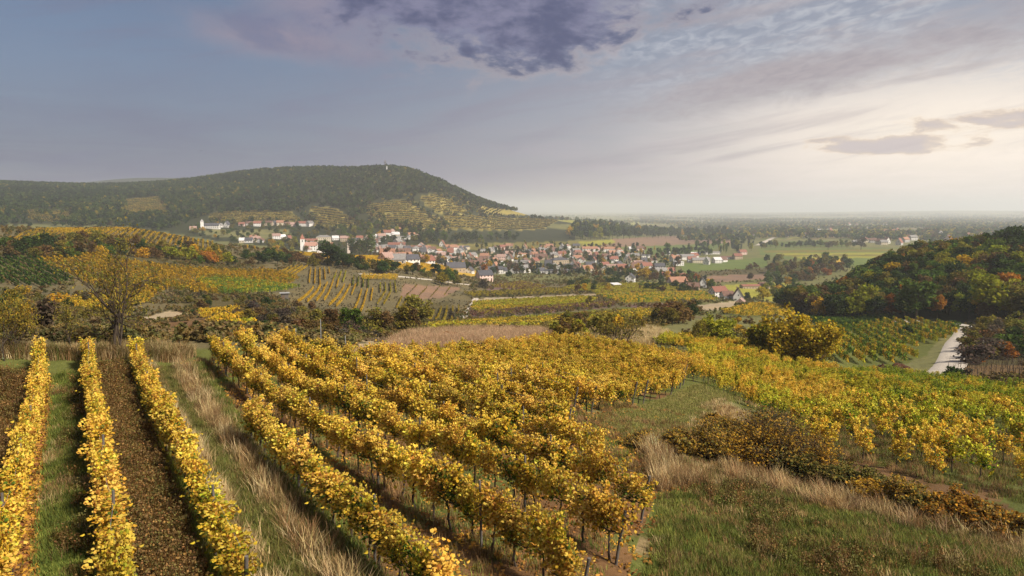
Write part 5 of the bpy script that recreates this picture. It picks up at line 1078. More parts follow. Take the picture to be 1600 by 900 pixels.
def house(px_, py_, t_, wc, rc, rot, r0, r1, label, group, s=1.0, tint_jit=0.06):
    x, y, z = at(px_, py_, r0, r1); wall, roof, chim = HT[t_]
    e = obj(KO[t_], None, None, (x, y, z), math.radians(rot), s); e.empty_display_size = 1
    j = lambda c: np.array(c) * (1 + rng.normal() * tint_jit)
    obj('wall', wall, e, tint=j(WALLC[wc])); rf = obj('roof', roof, e, tint=j(ROOFC[rc]))
    if t_ not in ('f', 'k'): obj('chimney', chim, rf, tint=(0.35, 0.25, 0.2))
    tag(e, label, 'house' if t_ not in ('b', 'k') else {'b': 'barn', 'k': 'shed'}[t_], group); return e
W_, C2, G_, B_, K_ = 'white', 'cream', 'pale grey', 'beige', 'pink'
VIL = """302,360,c,w,pink,20;330,357,l,w,darkgrey,5;343,355,c,w,grey,60;355,355,s,w,darkgrey,80;378,353,c,k,red,10;389,352,c,w,brown,30;402,353,h,w,red,15;415,352,l,b,brown,5;428,351,c,g,darkgrey,70;438,352,h,c,orange,20;450,353,c,c,brown,40;458,353,c,k,pink,10;474,353,l,w,red,8;484,353,h,w,grey,60
380,379,c,c,pale,20;389,379,c,w,darkgrey,10;400,378,h,c,pink,30;396,374,c,k,orange,5;408,379,c,w,brown,80;432,373,h,w,pink,15;441,373,c,w,pale,40;452,378,s,c,red,70;483,381,l,w,red,12;488,388,h,w,pink,30;480,393,c,w,pink,75;506,379,B,c,grey,6;524,375,c,w,pale,30;538,377,h,b,pink,10;548,377,c,k,red,60;556,380,h,w,darkgrey,12;562,375,c,c,red,20;574,378,s,w,pink,70;585,372,c,w,pale,15;597,373,h,w,pink,10;592,377,c,w,brown,80
605,368,h,w,red,25;612,364,c,w,pink,60;618,371,h,c,pale,10;621,361,c,k,red,40;630,373,g,w,grey,4;643,371,h,w,orange,20;651,372,c,w,pink,70;513,389,h,w,orange,35;502,398,f,w,pale,15;602,390,c,w,grey,20;612,392,h,w,darkgrey,10;620,387,l,w,red,5;628,389,s,w,brown,80;636,391,c,c,darkgrey,30;650,393,p,w,grey,15;662,394,s,w,darkgrey,75;668,390,c,w,orange,15;606,404,h,w,orange,10;621,403,c,c,brown,60;631,398,b,b,brown,8;633,407,h,w,orange,20;648,404,h,w,pink,70;642,414,h,w,darkgrey,25;655,408,c,k,orange,10;665,409,b,w,red,12;605,411,c,k,pink,60;622,412,c,g,grey,5
675,394,h,w,brown,10;685,396,c,w,orange,60;691,385,s,w,red,75;708,391,h,w,orange,20;718,395,c,w,grey,70;697,398,g,w,pale,5;690,404,h,c,pink,15;700,406,c,c,orange,50;723,406,s,w,orange,70;697,414,f,w,pale,10;668,415,h,w,red,25;680,408,c,k,pink,80;712,424,b,b,darkgrey,14;727,413,c,k,brown,30;743,418,b,c,brown,10;757,405,h,c,orange,8;755,423,s,w,grey,65;768,427,l,w,darkgrey,10;774,422,s,w,orange,70;784,421,s,w,pale,80;785,427,c,w,darkgrey,20;803,427,c,w,grey,70;819,426,h,w,grey,60;734,427,c,w,darkgrey,70;757,438,h,k,darkgrey,25
760,393,g,w,grey,8;785,390,h,k,red,20;796,388,h,c,orange,10;773,390,c,w,brown,70;820,391,s,c,orange,75;835,400,c,c,orange,10;846,392,c,w,grey,30;783,406,h,k,pink,10;797,408,s,w,brown,65;820,412,g,w,grey,8;845,406,b,b,brown,15;810,400,c,k,brown,20;772,410,c,c,orange,60
849,390,c,w,orange,20;858,389,h,c,orange,10;886,388,p,w,pink,20;878,390,s,w,grey,70;900,388,h,b,darkgrey,10;921,393,l,w,orange,8;934,393,c,w,pink,60;950,393,l,w,orange,12;967,394,p,w,orange,20;956,399,h,k,orange,15;968,401,h,c,orange,10;986,391,c,w,pale,20;1000,392,h,k,brown,10;1003,397,c,c,grey,70;865,403,h,c,grey,30;878,401,h,k,red,8;888,398,s,w,grey,70;900,397,h,w,grey,20;918,400,h,k,pink,65;902,408,h,b,orange,10;931,404,s,k,red,60;945,403,c,c,brown,20
873,417,B,b,darkgrey,25;896,418,s,w,brown,75;922,419,h,w,darkgrey,15;870,427,g,w,darkgrey,6;845,427,c,w,darkgrey,40;897,424,c,b,brown,10;917,426,h,c,orange,20;980,409,s,w,grey,60;992,404,h,b,grey,10;1002,419,h,w,brown,20;985,441,h,w,darkgrey,70;860,412,c,b,brown,10;940,412,c,w,brown,30;958,410,h,w,red,10
1010,421,h,w,red,15;1004,414,c,c,orange,60;1030,422,h,g,darkgrey,10;1027,429,l,w,grey,8;1046,429,h,b,red,20;1040,436,h,c,red,10;1058,446,b,k,orange,15;1083,453,c,b,brown,10;1098,449,s,w,grey,75;1065,436,c,b,red,30;1055,409,h,w,orange,20;1060,415,f,w,pale,10;1070,406,l,w,grey,6;1084,404,h,w,red,15;1081,410,h,w,red,5;1095,411,l,c,grey,8;1104,413,s,w,grey,70;1120,411,h,w,pale,20;1140,405,g,w,brown,6;1152,405,h,b,red,15;1160,398,h,k,red,20;1041,398,c,w,pale,10;1082,398,g,w,pale,4;1112,397,g,w,grey,6;1050,404,c,w,red,70;1130,409,c,w,brown,30;1020,410,c,w,brown,20
1122,464,h,w,red,18;1136,467,c,w,brown,10;1153,470,s,w,brown,72;1157,482,c,k,pink,60;1178,451,g,b,red,5;1193,451,c,b,brown,10;962,449,k,b,pale,20"""
wmap = {'w': W_, 'c': C2, 'g': G_, 'b': B_, 'k': K_}
def zone(px_, py_):
    if py_ < 361 and px_ < 500: return 'on the hillside lane', 'hillside lane houses', 'the forest'
    if px_ < 470: return 'behind the yellow ridge', 'houses behind the ridge', 'the forest'
    if px_ < 600: return 'near the church', 'upper village houses', 'the church'
    if px_ < 680: return 'in the crowded village middle', 'village middle houses', 'the church'
    if px_ < 760: return 'above the golden village field', 'village houses over the field', 'the church'
    if px_ < 860: return 'in the village beyond the mound', 'village houses beyond the mound', 'the church'
    if px_ < 1015 and py_ < 403: return 'in the upper gardens', 'garden village houses', 'the church'
    if px_ < 1015: return 'in the lower village', 'lower village houses', 'the church'
    if py_ < 416: return 'in the garden estate', 'estate houses', 'the wood'
    if px_ < 1110: return 'at the village end', 'village end houses', 'the church'
    return 'at the farmstead', 'farmstead buildings', 'the village'
ents = []
for line in VIL.split('\n'):
    for it in line.split(';'):
        a = it.split(','); ents.append((float(a[0]), float(a[1]), a[2], wmap[a[3]], {'darkgrey': 'dark grey'}.get(a[4], a[4]), float(a[5])))
for _ in range(105):                                  # the closely packed rest of the village
    px_ = rng.uniform(560, 1010); top_ = np.interp(px_, [560, 640, 760, 900, 1010], [380, 380, 392, 394, 400]); bot_ = np.interp(px_, [560, 640, 760, 900, 1010], [392, 410, 422, 424, 426])
    ents.append((px_, rng.uniform(top_, bot_), 'cchsg'[rng.integers(0, 5)], [W_, W_, W_, C2, G_, B_][rng.integers(0, 6)], ['red', 'orange', 'brown', 'dark grey', 'grey', 'pink'][rng.integers(0, 6)], rng.uniform(0, 90)))
ents.sort(); hc = {}; tot = {}
def hbase(e): return '%s %s with %s roof %s' % (e[3], KN[e[2]], e[4], zone(e[0], e[1])[0])
for e in ents: tot[hbase(e)] = tot.get(hbase(e), 0) + 1
for e in ents:
    b_ = hbase(e); hc[b_] = hc.get(b_, 0) + 1; zn = zone(e[0], e[1])
    lb = b_ if tot[b_] == 1 else '%s %s from %s' % (nth(hc[b_]), b_, zn[2])
    if len(lb.replace('-', ' ').split()) > 16: lb = '%s %s' % (nth(hc[b_]), b_)
    r0 = 1000 if e[1] < 361 and e[0] < 500 else (700 if e[0] < 560 else (480 if e[1] < 440 else 380))
    house(e[0], e[1], e[2], e[3], e[4], e[5] + rng.uniform(-8, 8), 430 if e[1] > 475 else r0, 1800, lb, zn[1], rng.uniform(0.9, 1.02) * (0.55 if e[1] > 475 else (0.8 if e[0] > 1020 and e[1] > 425 else 0.92)))
# far town in the haze
fc = 0
for _ in range(700):
    px_ = rng.uniform(1150, 1600); py_ = rng.uniform(348, 386)
    if px_ < 1330 and py_ > 372: continue
    if fc >= 135: break
    wc = [W_, C2, G_, K_][rng.integers(0, 4)]; rc = ['red', 'orange', 'brown', 'grey', 'red'][rng.integers(0, 5)]; t_ = ['c', 'h', 'h', 'c', 's', 'p', 'h'][rng.integers(0, 7)]
    fc += 1; key = ('far', wc, t_, rc); hc[key] = hc.get(key, 0) + 1
    house(px_, py_, t_, wc, rc, rng.uniform(-20, 100), 1500, 5500, '%s hazy %s %s with %s roof in the far town' % (nth(hc[key]), wc, KN[t_], rc), 'houses of the far town', rng.uniform(1.0, 1.3))
for q, (px_, py_) in enumerate([(1271, 361), (1239, 358)]):
    x, y, z = at(px_, py_, 1800, 4500); e = obj('warehouse', None, None, (x, y, z), 0.1)
    obj('wall', HT['g'][0], e, s=(1.5, 1.6, 1.3), tint=(0.6, 0.6, 0.6)); obj('roof', HT['g'][1], e, s=(1.5, 1.6, 1.3), tint=(0.55, 0.55, 0.56)); tag(e, ('long bright white warehouse in the hazy plain', 'smaller pale warehouse near the tall hazy poplars')[q], 'warehouse')
for q, (px_, py_) in enumerate([(1254, 354), (1263, 354), (1220, 359), (1226, 361)]):
    x, y, z = at(px_, py_, 2200, 4500); plant('poplar', x, y, z, 24, 'blue-green', '%s tall hazy poplar at the edge of the far town' % nth(q + 1), 'hazy poplars', 'tree', 1.2)
# church: nave, tower with pointed roof
x, y, z = at(473, 391, 700, 1300); e = obj('church', None, None, (x, y, z), math.radians(12)); e.empty_display_size = 1
b = Builder(); b.box(0, 0, 6.5, 5.2, 5.2, 15); obj('tower', b.build('church_tower', M['wall']), e, tint=(0.74, 0.72, 0.68))
b = Builder(); b.add([[-2.9, -2.9, 14], [2.9, -2.9, 14], [2.9, 2.9, 14], [-2.9, 2.9, 14], [0, 0, 20.5]], [[0, 1, 4], [1, 2, 4], [2, 3, 4], [3, 0, 4]]); b.add([[-2.9, -2.9, 14], [2.9, -2.9, 14], [2.9, 2.9, 14], [-2.9, 2.9, 14]], [[3, 2, 1, 0]]); sp = obj('spire', b.build('church_spire', M['roof']), e, tint=(0.30, 0.13, 0.09))
b = Builder(); b.tube([[0, 0, 20.3], [0, 0, 21.8]], [0.1, 0.06], 5); b.box(0, 0, 21.2, 0.7, 0.1, 0.1); obj('cross', b.build('church_cross', M['steel']), sp)
for sx in (-1, 1):
    b = Builder(); b.box(sx * 2.62, 0, 11.6, 0.1, 1.1, 2.2); obj('window', b.build('belfry_window', M['glass']), e)
    b = Builder(); b.box(0, sx * 2.62, 11.6, 1.1, 0.1, 2.2); obj('window', b.build('belfry_window', M['glass']), e)
nv = obj('nave', HT['h'][0], e, (9.6, 0, 0), 0, (1.05, 1, 1.1), (0.74, 0.72, 0.68)); obj('nave_roof', HT['h'][1], e, (9.6, 0, 0), 0, (1.05, 1, 1.1), (0.36, 0.20, 0.15)); tag(e, 'white village church with square tower and reddish pointed roof', 'church')
x, y, z = at(545, 396, 700, 1300); e = obj('bell_tower', None, None, (x, y, z), 0.2); b = Builder(); b.box(0, 0, 6, 3.4, 3.4, 15); obj('shaft', b.build('tower_shaft', M['wall']), e, tint=(0.62, 0.52, 0.45))
b = Builder(); b.add([[-2, -2, 13.5], [2, -2, 13.5], [2, 2, 13.5], [-2, 2, 13.5], [0, 0, 18]], [[0, 1, 4], [1, 2, 4], [2, 3, 4], [3, 0, 4]]); obj('cap', b.build('tower_cap', M['roof']), e, tint=(0.2, 0.17, 0.16)); tag(e, 'slim pale tower beside the row of dark columnar trees', 'tower')
x, y, z = at(316, 358, 1000, 1500); e = obj('chapel', None, None, (x, y, z), 0.3); b = Builder(); b.box(0, 0, 5, 4.2, 4.2, 13); obj('shaft', b.build('chapel_shaft', M['wall']), e, tint=(0.74, 0.72, 0.68))
b = Builder(); b.add([[-2.4, -2.4, 11.5], [2.4, -2.4, 11.5], [2.4, 2.4, 11.5], [-2.4, 2.4, 11.5], [0, 0, 15]], [[0, 1, 4], [1, 2, 4], [2, 3, 4], [3, 0, 4]]); obj('cap', b.build('chapel_cap', M['roof']), e, tint=(0.35, 0.33, 0.33)); tag(e, 'small white chapel tower at the start of the hillside lane', 'chapel')
# lookout tower on the hilltop
x, y, z = at(602, 266, 1200, 2200); e = obj('lookout_tower', None, None, (x, y, z), 0.4); e.empty_display_size = 1
for sx in (-1, 1):
    for sy in (-1, 1):
        b = Builder(); b.tube([[sx * 2.0, sy * 2.0, -1], [sx * 1.5, sy * 1.5, 17]], [0.28, 0.22], 6); obj('leg', b.build('tower_leg', M['post']), e)
b = Builder(); b.box(0, 0, 17.1, 4.6, 4.6, 0.35); pf = obj('platform', b.build('tower_platform', M['post']), e)
b = Builder()
for sx in (-1, 1): b.box(sx * 2.2, 0, 17.9, 0.12, 4.5, 1.1); b.box(0, sx * 2.2, 17.9, 4.3, 0.12, 1.1)
obj('railing', b.build('tower_railing', M['post']), pf)
b = Builder(); b.add([[-2.6, -2.6, 20], [2.6, -2.6, 20], [2.6, 2.6, 20], [-2.6, 2.6, 20], [0, 0, 22.5]], [[0, 1, 4], [1, 2, 4], [2, 3, 4], [3, 0, 4]]); obj('cap', b.build('tower_roof', M['roof']), e, tint=(0.16, 0.14, 0.13))
b = Builder(); b.tube([[0, 0, 17], [0, 0, 20.2]], [0.2, 0.2], 6); obj('mast', b.build('tower_mast', M['post']), e)
b = Builder()
for q in range(8): b.box(0, 0, 1 + q * 2.0, 3.2, 0.9, 0.25, rz=0.8 * q)
obj('stairs', b.build('tower_stairs', M['post']), e); tag(e, 'slender lookout tower on the top of the big hill', 'tower')
x, y, z = at(604.5, 268, 1200, 2200); o = obj('stone_pillar', None, None, (x, y, z)); b = Builder(); b.box(0, 0, 5, 2.2, 2.2, 13); obj('shaft', b.build('pillar_shaft', M['wall']), o, tint=(0.7, 0.7, 0.68)); b = Builder(); b.box(0, 0, 11.8, 2.8, 2.8, 0.5); obj('cap', b.build('pillar_cap', M['stone']), o, tint=(0.5, 0.5, 0.5)); tag(o, 'pale monument pillar beside the hilltop lookout tower', 'monument')
# lattice pylon behind the wooded hill
a, _t = ray(1521, 450); r = 430; x, y = math.sin(a) * r, math.cos(a) * r; z = float(ground(x, y)); e = obj('lattice_mast', None, None, (x, y, z), 0.4); H = CAMZ - r * float(ray(1521, 361)[1]) - z
for sx in (-1, 1):
    for sy in (-1, 1):
        b = Builder(); b.tube([[sx * 1.1, sy * 1.1, -1], [sx * 0.25, sy * 0.25, H]], [0.09, 0.06], 4); obj('leg', b.build('mast_leg', M['steel']), e)
for q, hh in enumerate((0.7, 0.85, 0.97)):
    b = Builder(); b.box(0, 0, H * hh, 3.4 - q * 0.6, 0.18, 0.18); obj('crossarm', b.build('mast_arm', M['steel']), e)
tag(e, 'grey lattice power mast rising behind the wooded hill', 'mast')
# dark hut in the gully, mound of dug soil
p = at(445, 468, 150, 300); e = obj('hut', None, None, p, 0.3); b = Builder(); b.box(0, 0, 0.9, 2.6, 2.0, 2.6); obj('wall', b.build('hut_wall', M['post']), e); b = Builder(); b.box(0, 0, 2.35, 3.4, 2.8, 0.18); obj('roof', b.build('hut_roof', M['steel']), e); b = Builder(); b.box(-0.4, -1.02, 0.75, 0.8, 0.06, 1.7); obj('door', b.build('hut_door', M['door']), e); tag(e, 'tiny dark hut with pale flat roof above the gully scrub', 'hut')
def mound(label, px_, py_, lx, ly, h, seed):
    n_ = 28; u = np.linspace(-1, 1, n_); A1, B1 = np.meshgrid(u, u, indexing='ij'); rr = np.hypot(A1, B1); hh = np.clip(1 - rr ** 1.7, -0.25, 1) * h * (1 + fbm(A1 * 2.3 + 5, B1 * 2.3, seed, 4) * 1.3) + fbm(A1 * 7, B1 * 7, seed + 3, 2) * 0.25
    x, y, z = at(px_, py_, 90, 220); V = np.stack([A1.ravel() * lx / 2, B1.ravel() * ly / 2, hh.ravel()], 1); i = np.arange(n_ - 1)[:, None] * n_; j = np.arange(n_ - 1)[None, :]
    F = np.stack([i + j, i + n_ + j, i + n_ + j + 1, i + j + 1], -1).reshape(-1, 4); o = obj('soil_mound', mesh_np('soil_mound', V, F, M['soil'], smooth=True), None, (x, y, z + 0.05), 0.1); tag(o, label, 'mound', 'mounds of dug soil')
mound('large dark heap of dug soil beside the gravel road', 1406, 583, 5.2, 4, 1.7, 301); mound('smaller dark heap of soil next to the large one', 1379, 582, 3.6, 3, 1.1, 305)
# a small bird over the hill
b = Builder(); b.add([[0, 0.45, 0], [0.1, 0, 0.05], [0, -0.5, 0], [-0.1, 0, 0.05], [0, 0.05, -0.08]], [[0, 1, 4], [1, 2, 4], [2, 3, 4], [3, 0, 4]]); b.add([[0, 0.45, 0], [0.1, 0, 0.05], [0, -0.5, 0], [-0.1, 0, 0.05]], [[3, 2, 1, 0]])
a, tt = ray(314, 236); r = 260; bird = obj('bird', None, None, (math.sin(a) * r, math.cos(a) * r, CAMZ - r * float(tt)), 0.4); obj('body', b.build('bird_body', M['soil']), bird)
for s in (-1, 1):
    b = Builder(); b.add([[s * 0.08, 0.2, 0.03], [s * 0.55, 0.22, 0.22], [s * 1.0, -0.05, 0.1], [s * 0.5, -0.12, 0.2], [s * 0.08, -0.15, 0.03]], [[0, 1, 2, 3, 4]]); obj('wing', b.build('bird_wing', M['soil']), bird)
tag(bird, 'small dark bird flying over the far hills', 'bird')
print('houses', round(time.time() - T0, 1))
# ------------------------------------------------------------------ grass, weeds, fallen leaves
def tuft(name, seed, n, h, spread, width, lean=0.35):
    rs = np.random.default_rng(seed); b = Builder(); k = 3
    base = rs.normal(size=(n, 2)) * spread * 0.4; a = rs.uniform(0, 6.28, n); L = h * rs.uniform(0.55, 1.15, n); ln = lean * rs.uniform(0.2, 1.4, n)
    dx, dy = np.cos(a) * ln, np.sin(a) * ln; sx, sy = -np.sin(a) * width, np.cos(a) * width; V = []
    for q, (u, w_) in enumerate([(0, 1), (0.55, 0.8), (1.0, 0.12)]):
        cx_ = base[:, 0] + dx * L * u * u; cy_ = base[:, 1] + dy * L * u * u; cz_ = L * u * (1 - 0.25 * ln * u) - 0.02
        V += [np.stack([cx_ - sx * w_, cy_ - sy * w_, cz_], 1), np.stack([cx_ + sx * w_, cy_ + sy * w_, cz_], 1)]
    V = np.stack(V, 1).reshape(-1, 3); o = np.arange(n)[:, None] * 6
    F = np.concatenate([o + [[0, 1, 3, 2]], o + [[2, 3, 5, 4]]]); C = np.repeat(jit((1, 1, 1), n, rs, 0.2, 0.08), 6, 0)
    b.add(V, F, C); return b.build(name, M['grass'])
G_SHORT = [tuft('grass_short_%d' % k, 300 + k, 26, 0.16, 0.28, 0.007) for k in range(4)]
G_MID = [tuft('grass_mid_%d' % k, 310 + k, 30, 0.34, 0.30, 0.008, 0.5) for k in range(4)]
G_TALL = [tuft('grass_tall_%d' % k, 320 + k, 34, 0.75, 0.30, 0.0075, 0.55) for k in range(4)]
def weed(name, seed, n, h):
    rs = np.random.default_rng(seed); b = Builder(); P = []
    for q in range(7):
        a = rs.uniform(0, 6.28); ln = rs.uniform(0.05, 0.35); e = np.array([[0, 0, 0], [math.cos(a) * ln * h * 0.5, math.sin(a) * ln * h * 0.5, h * 0.5], [math.cos(a) * ln * h, math.sin(a) * ln * h, h * rs.uniform(0.7, 1)]]); b.tube(e + rs.normal(size=3) * (0.05, 0.05, 0), [0.006, 0.005, 0.003], 3, (0.5, 0.4, 0.3), cap=False)
        u = rs.random(n // 7); P.append(e[0] + (e[2] - e[0]) * u[:, None] + rs.normal(size=(n // 7, 3)) * 0.05)
    P = np.concatenate(P); b.leaves(P, 0.045 * rs.uniform(0.6, 1.4, len(P)), jit((1, 1, 1), len(P), rs, 0.3, 0.1), rs, fold=False); return b.build(name, M['grass'])
WEED = [weed('weed_%d' % k, 330 + k, 90, 0.6) for k in range(4)]
rs = np.random.default_rng(5); FALLEN = []
for k in range(3):
    b = Builder(); n = 14; b.leaves(np.stack([rs.normal(size=n) * 0.3, rs.normal(size=n) * 0.3, rs.uniform(0.01, 0.05, n)], 1), 0.10 * rs.uniform(0.7, 1.3, n), jit((1, 1, 1), n, rs, 0.25, 0.12), rs, up=1.6); FALLEN.append(b.build('fallen_%d' % k, M['grass']))
def area_points(n, s0, s1, t0, t1):
    t = rng.uniform(t0, t1, n); u = rng.random(n); lo = s0(t) if callable(s0) else s0; hi = s1(t) if callable(s1) else s1
    return (lo + (hi - lo) * u, t)
Ls = [lambda t, k=k: left_row_s(k, t) for k in range(4)]
grass_pts = {'short': [], 'mid': [], 'tall': [], 'weed': [], 'leaf': []}
def sow(kind, n, s0, s1, t0, t1, tint, var=0.2, noise=None, thr=0.0):
    s, t = area_points(n, s0, s1, t0, t1); x, y = from_rows(s, t)
    keep = np.ones(n, bool)
    if noise: keep = fbm(x / noise, y / noise, 400 + n % 37, 3) > thr
    x, y = x[keep], y[keep]; T = np.array(tint); T = T.reshape(-1, 3); c = T[rng.integers(0, len(T), len(x))] * (1 + rng.normal(size=(len(x), 1)) * var)
    grass_pts[kind].append((x, y, c))
gg, gl, gs, gb, gw = [(0.095, 0.11, 0.03), (0.12, 0.125, 0.036), (0.15, 0.13, 0.05)], [(0.075, 0.105, 0.025), (0.13, 0.15, 0.035)], [(0.40, 0.32, 0.16), (0.33, 0.26, 0.13), (0.45, 0.37, 0.21)], [(0.20, 0.13, 0.06), (0.15, 0.10, 0.05), (0.26, 0.17, 0.08)], [(0.15, 0.10, 0.045), (0.21, 0.13, 0.05), (0.12, 0.085, 0.035), (0.13, 0.12, 0.04)]
gold_l = [(0.40, 0.24, 0.04), (0.28, 0.15, 0.04), (0.18, 0.09, 0.03)]
T0_, T1_ = 10, 47
sow('short', 9000, lambda t: Ls[1](t) + 0.7, lambda t: Ls[2](t) - 0.2, T0_, T1_, gl); sow('mid', 2600, lambda t: Ls[1](t) + 0.8, lambda t: Ls[2](t) - 0.3, T0_, T1_, gl, noise=1.6, thr=0.02)
sow('leaf', 900, lambda t: Ls[1](t) - 0.1, lambda t: Ls[1](t) + 0.9, T0_, T1_, gold_l)
sow('weed', 5200, lambda t: Ls[2](t) + 0.35, lambda t: Ls[3](t) - 0.5, T0_, T1_, gw); sow('weed', 2600, lambda t: Ls[1](t) - 2.3, lambda t: Ls[1](t) - 0.2, T0_, T1_, gw); sow('weed', 2000, lambda t: Ls[0](t) - 2.0, lambda t: Ls[0](t) - 0.2, T0_, T1_, gw)
sow('mid', 1500, lambda t: Ls[3](t) - 0.8, lambda t: Ls[3](t) - 0.1, T0_, T1_, [(0.12, 0.15, 0.03), (0.16, 0.17, 0.03)]); sow('mid', 1200, lambda t: Ls[2](t) + 0.3, lambda t: Ls[3](t) - 0.4, T0_, T1_, gl + gb, noise=1.8, thr=0.05)
sow('mid', 1900, lambda t: Ls[3](t) + 0.2, lambda t: Ls[3](t) + 1.1, T0_, T1_, gs[:2] + gb + gg); sow('short', 2500, lambda t: Ls[3](t) + 0.1, lambda t: Ls[3](t) + 1.1, T0_, T1_, gg); sow('tall', 700, lambda t: Ls[3](t) + 0.25, lambda t: Ls[3](t) + 1.0, T0_, T1_, gs, noise=1.4, thr=0.03)
sow('short', 4200, lambda t: Ls[3](t) + 0.9, lambda t: Ls[3](t) + 2.0, T0_, T1_, gl); sow('mid', 1500, lambda t: Ls[3](t) + 0.9, lambda t: Ls[3](t) + 1.95, T0_, T1_, gg)
sow('tall', 260, lambda t: Ls[3](t) + 2.0, lambda t: Ls[3](t) + 2.8, T0_, T1_, gs + gb); sow('mid', 2400, lambda t: Ls[3](t) + 1.8, lambda t: Ls[3](t) + 3.3, T0_, T1_, gs[:2] + gb + gg + gg); sow('mid', 900, lambda t: Ls[3](t) + 2.9, lambda t: Ls[3](t) + 3.6, T0_, T1_, gl)
sow('mid', 5200, 7.4, 34, 10, 48, gb + gw, noise=1.5, thr=-0.02); sow('short', 5200, 7.4, 34, 10, 48, gl, noise=1.8, thr=0.0); sow('leaf', 2600, 6.8, 34, 10, 48, gold_l)
sow('mid', 1100, lambda t: Ls[1](t) + 0.7, lambda t: Ls[2](t) - 0.1, T0_, T1_, gb + gs[:1], noise=1.1, thr=0.04); sow('leaf', 420, lambda t: Ls[1](t) + 0.3, lambda t: Ls[2](t), T0_, T1_, gold_l); sow('weed', 420, lambda t: Ls[1](t) + 0.9, lambda t: Ls[2](t) - 0.3, T0_, T1_, gg + gw, noise=1.3, thr=0.06)
sow('short', 2200, lambda t: Ls[2](t) + 0.4, lambda t: Ls[3](t) - 0.4, T0_, T1_, gg, noise=1.2, thr=0.04); sow('mid', 700, lambda t: Ls[2](t) + 0.4, lambda t: Ls[3](t) - 0.4, T0_, T1_, gs[:2], noise=0.9, thr=0.08)
def sow_poly(kind, n, poly, r0, r1, tint, var=0.2, noise=None, thr=0.0):
    P0 = np.array([at(p[0], p[1], r0, r1 * 1.2)[:2] for p in poly]); x = rng.uniform(P0[:, 0].min(), P0[:, 0].max(), n * 3); y = rng.uniform(P0[:, 1].min(), P0[:, 1].max(), n * 3)
    k = inpoly(x, y, [tuple(p) for p in P0])
    if noise: k &= fbm(x / noise, y / noise, 500 + n % 31, 3) > thr
    x, y = x[k][:n], y[k][:n]; T = np.array(tint).reshape(-1, 3); grass_pts[kind].append((x, y, T[rng.integers(0, len(T), len(x))] * (1 + rng.normal(size=(len(x), 1)) * var)))
MD = [(1020,880),(1040,775),(1180,757),(1380,806),(1600,862),(1680,899),(1650,1000),(980,1000)]
sow_poly('short', 16000, MD, 12, 45, gg + gl + [(0.16, 0.14, 0.05)]); sow_poly('mid', 2600, MD, 12, 45, gg + gl + gl + gb[:1], noise=2.2, thr=0.02); sow_poly('mid', 1500, MD, 12, 45, gl, noise=1.7, thr=0.08)
sow_poly('mid', 600, MD, 12, 45, gs[:2] + gb, noise=1.3, thr=0.07); sow_poly('weed', 500, MD, 12, 45, gw + gg, noise=2.0, thr=0.05); sow_poly('leaf', 160, MD, 12, 45, gold_l); sow_poly('tall', 80, MD, 12, 45, gs[:2] + gb, noise=1.5, thr=0.13)
HG = [(1050,762),(1060,715),(1200,750),(1300,775),(1400,805),(1600,862),(1640,890),(1500,850),(1300,800),(1150,768)]
sow_poly('tall', 600, HG, 15, 50, gs[:2] + gb + [(0.27, 0.19, 0.11)], noise=1.8, thr=0.0); sow_poly('mid', 2000, HG, 15, 50, gb + gs + gg)
HL = [(920,652),(990,640),(1088,603),(1150,622),(1100,655),(1060,700),(1010,694)]
sow_poly('short', 8000, HL, 30, 75, [(0.15, 0.15, 0.05), (0.11, 0.12, 0.035), (0.19, 0.16, 0.07)]); sow_poly('mid', 1400, [(1090,640),(1150,622),(1240,650),(1300,700),(1200,690),(1100,700),(1060,700)], 30, 80, gb + gs, noise=2.5, thr=-0.05); sow_poly('tall', 160, [(1000,690),(1040,700),(1060,755),(1030,770),(1010,720)], 20, 60, gs + gb)
sow_poly('tall', 5000, [(600,548),(640,525),(760,513),(840,519),(865,530),(700,546)], 58, 200, [(0.34, 0.25, 0.15), (0.26, 0.18, 0.11), (0.20, 0.14, 0.08)])
BR = [(545,575),(560,560),(620,545),(700,535),(780,525),(860,530),(800,546),(700,566),(640,577)]
sow_poly('tall', 9000, BR, 52, 150, [(0.34, 0.24, 0.15), (0.27, 0.18, 0.11), (0.22, 0.15, 0.09), (0.38, 0.28, 0.17)]); sow_poly('tall', 1800, [(-30,565),(0,552),(250,552),(300,556),(280,566),(100,562)], 42, 70, gs + gb + gg); sow_poly('tall', 900, [(900,538),(930,520),(1000,512),(1040,520),(1060,535),(1000,540)], 70, 220, gs)
sow_poly('short', 5000, [(1090,600),(1180,548),(1310,590),(1620,622),(1620,790),(1440,752),(1320,700)], 36, 130, gg + gl); sow_poly('mid', 1500, [(1230,690),(1320,650),(1620,680),(1620,790),(1440,752)], 34, 80, gb + gg)
LB = {'short': ('grass', 'short green grass between the vine rows and over the meadow', G_SHORT, 1.25), 'mid': ('grass', 'longer mixed green and brown grass along rows, path and meadow', G_MID, 1.0), 'tall': ('grass', 'tall straw-coloured dry grass along the path, hedge and brow', G_TALL, 1.0), 'weed': ('weeds', 'brown seeded weeds standing between the nearest vine rows', WEED, 1.0), 'leaf': ('fallen_leaves', 'fallen yellow vine leaves littering the ground under the rows', FALLEN, 1.0)}
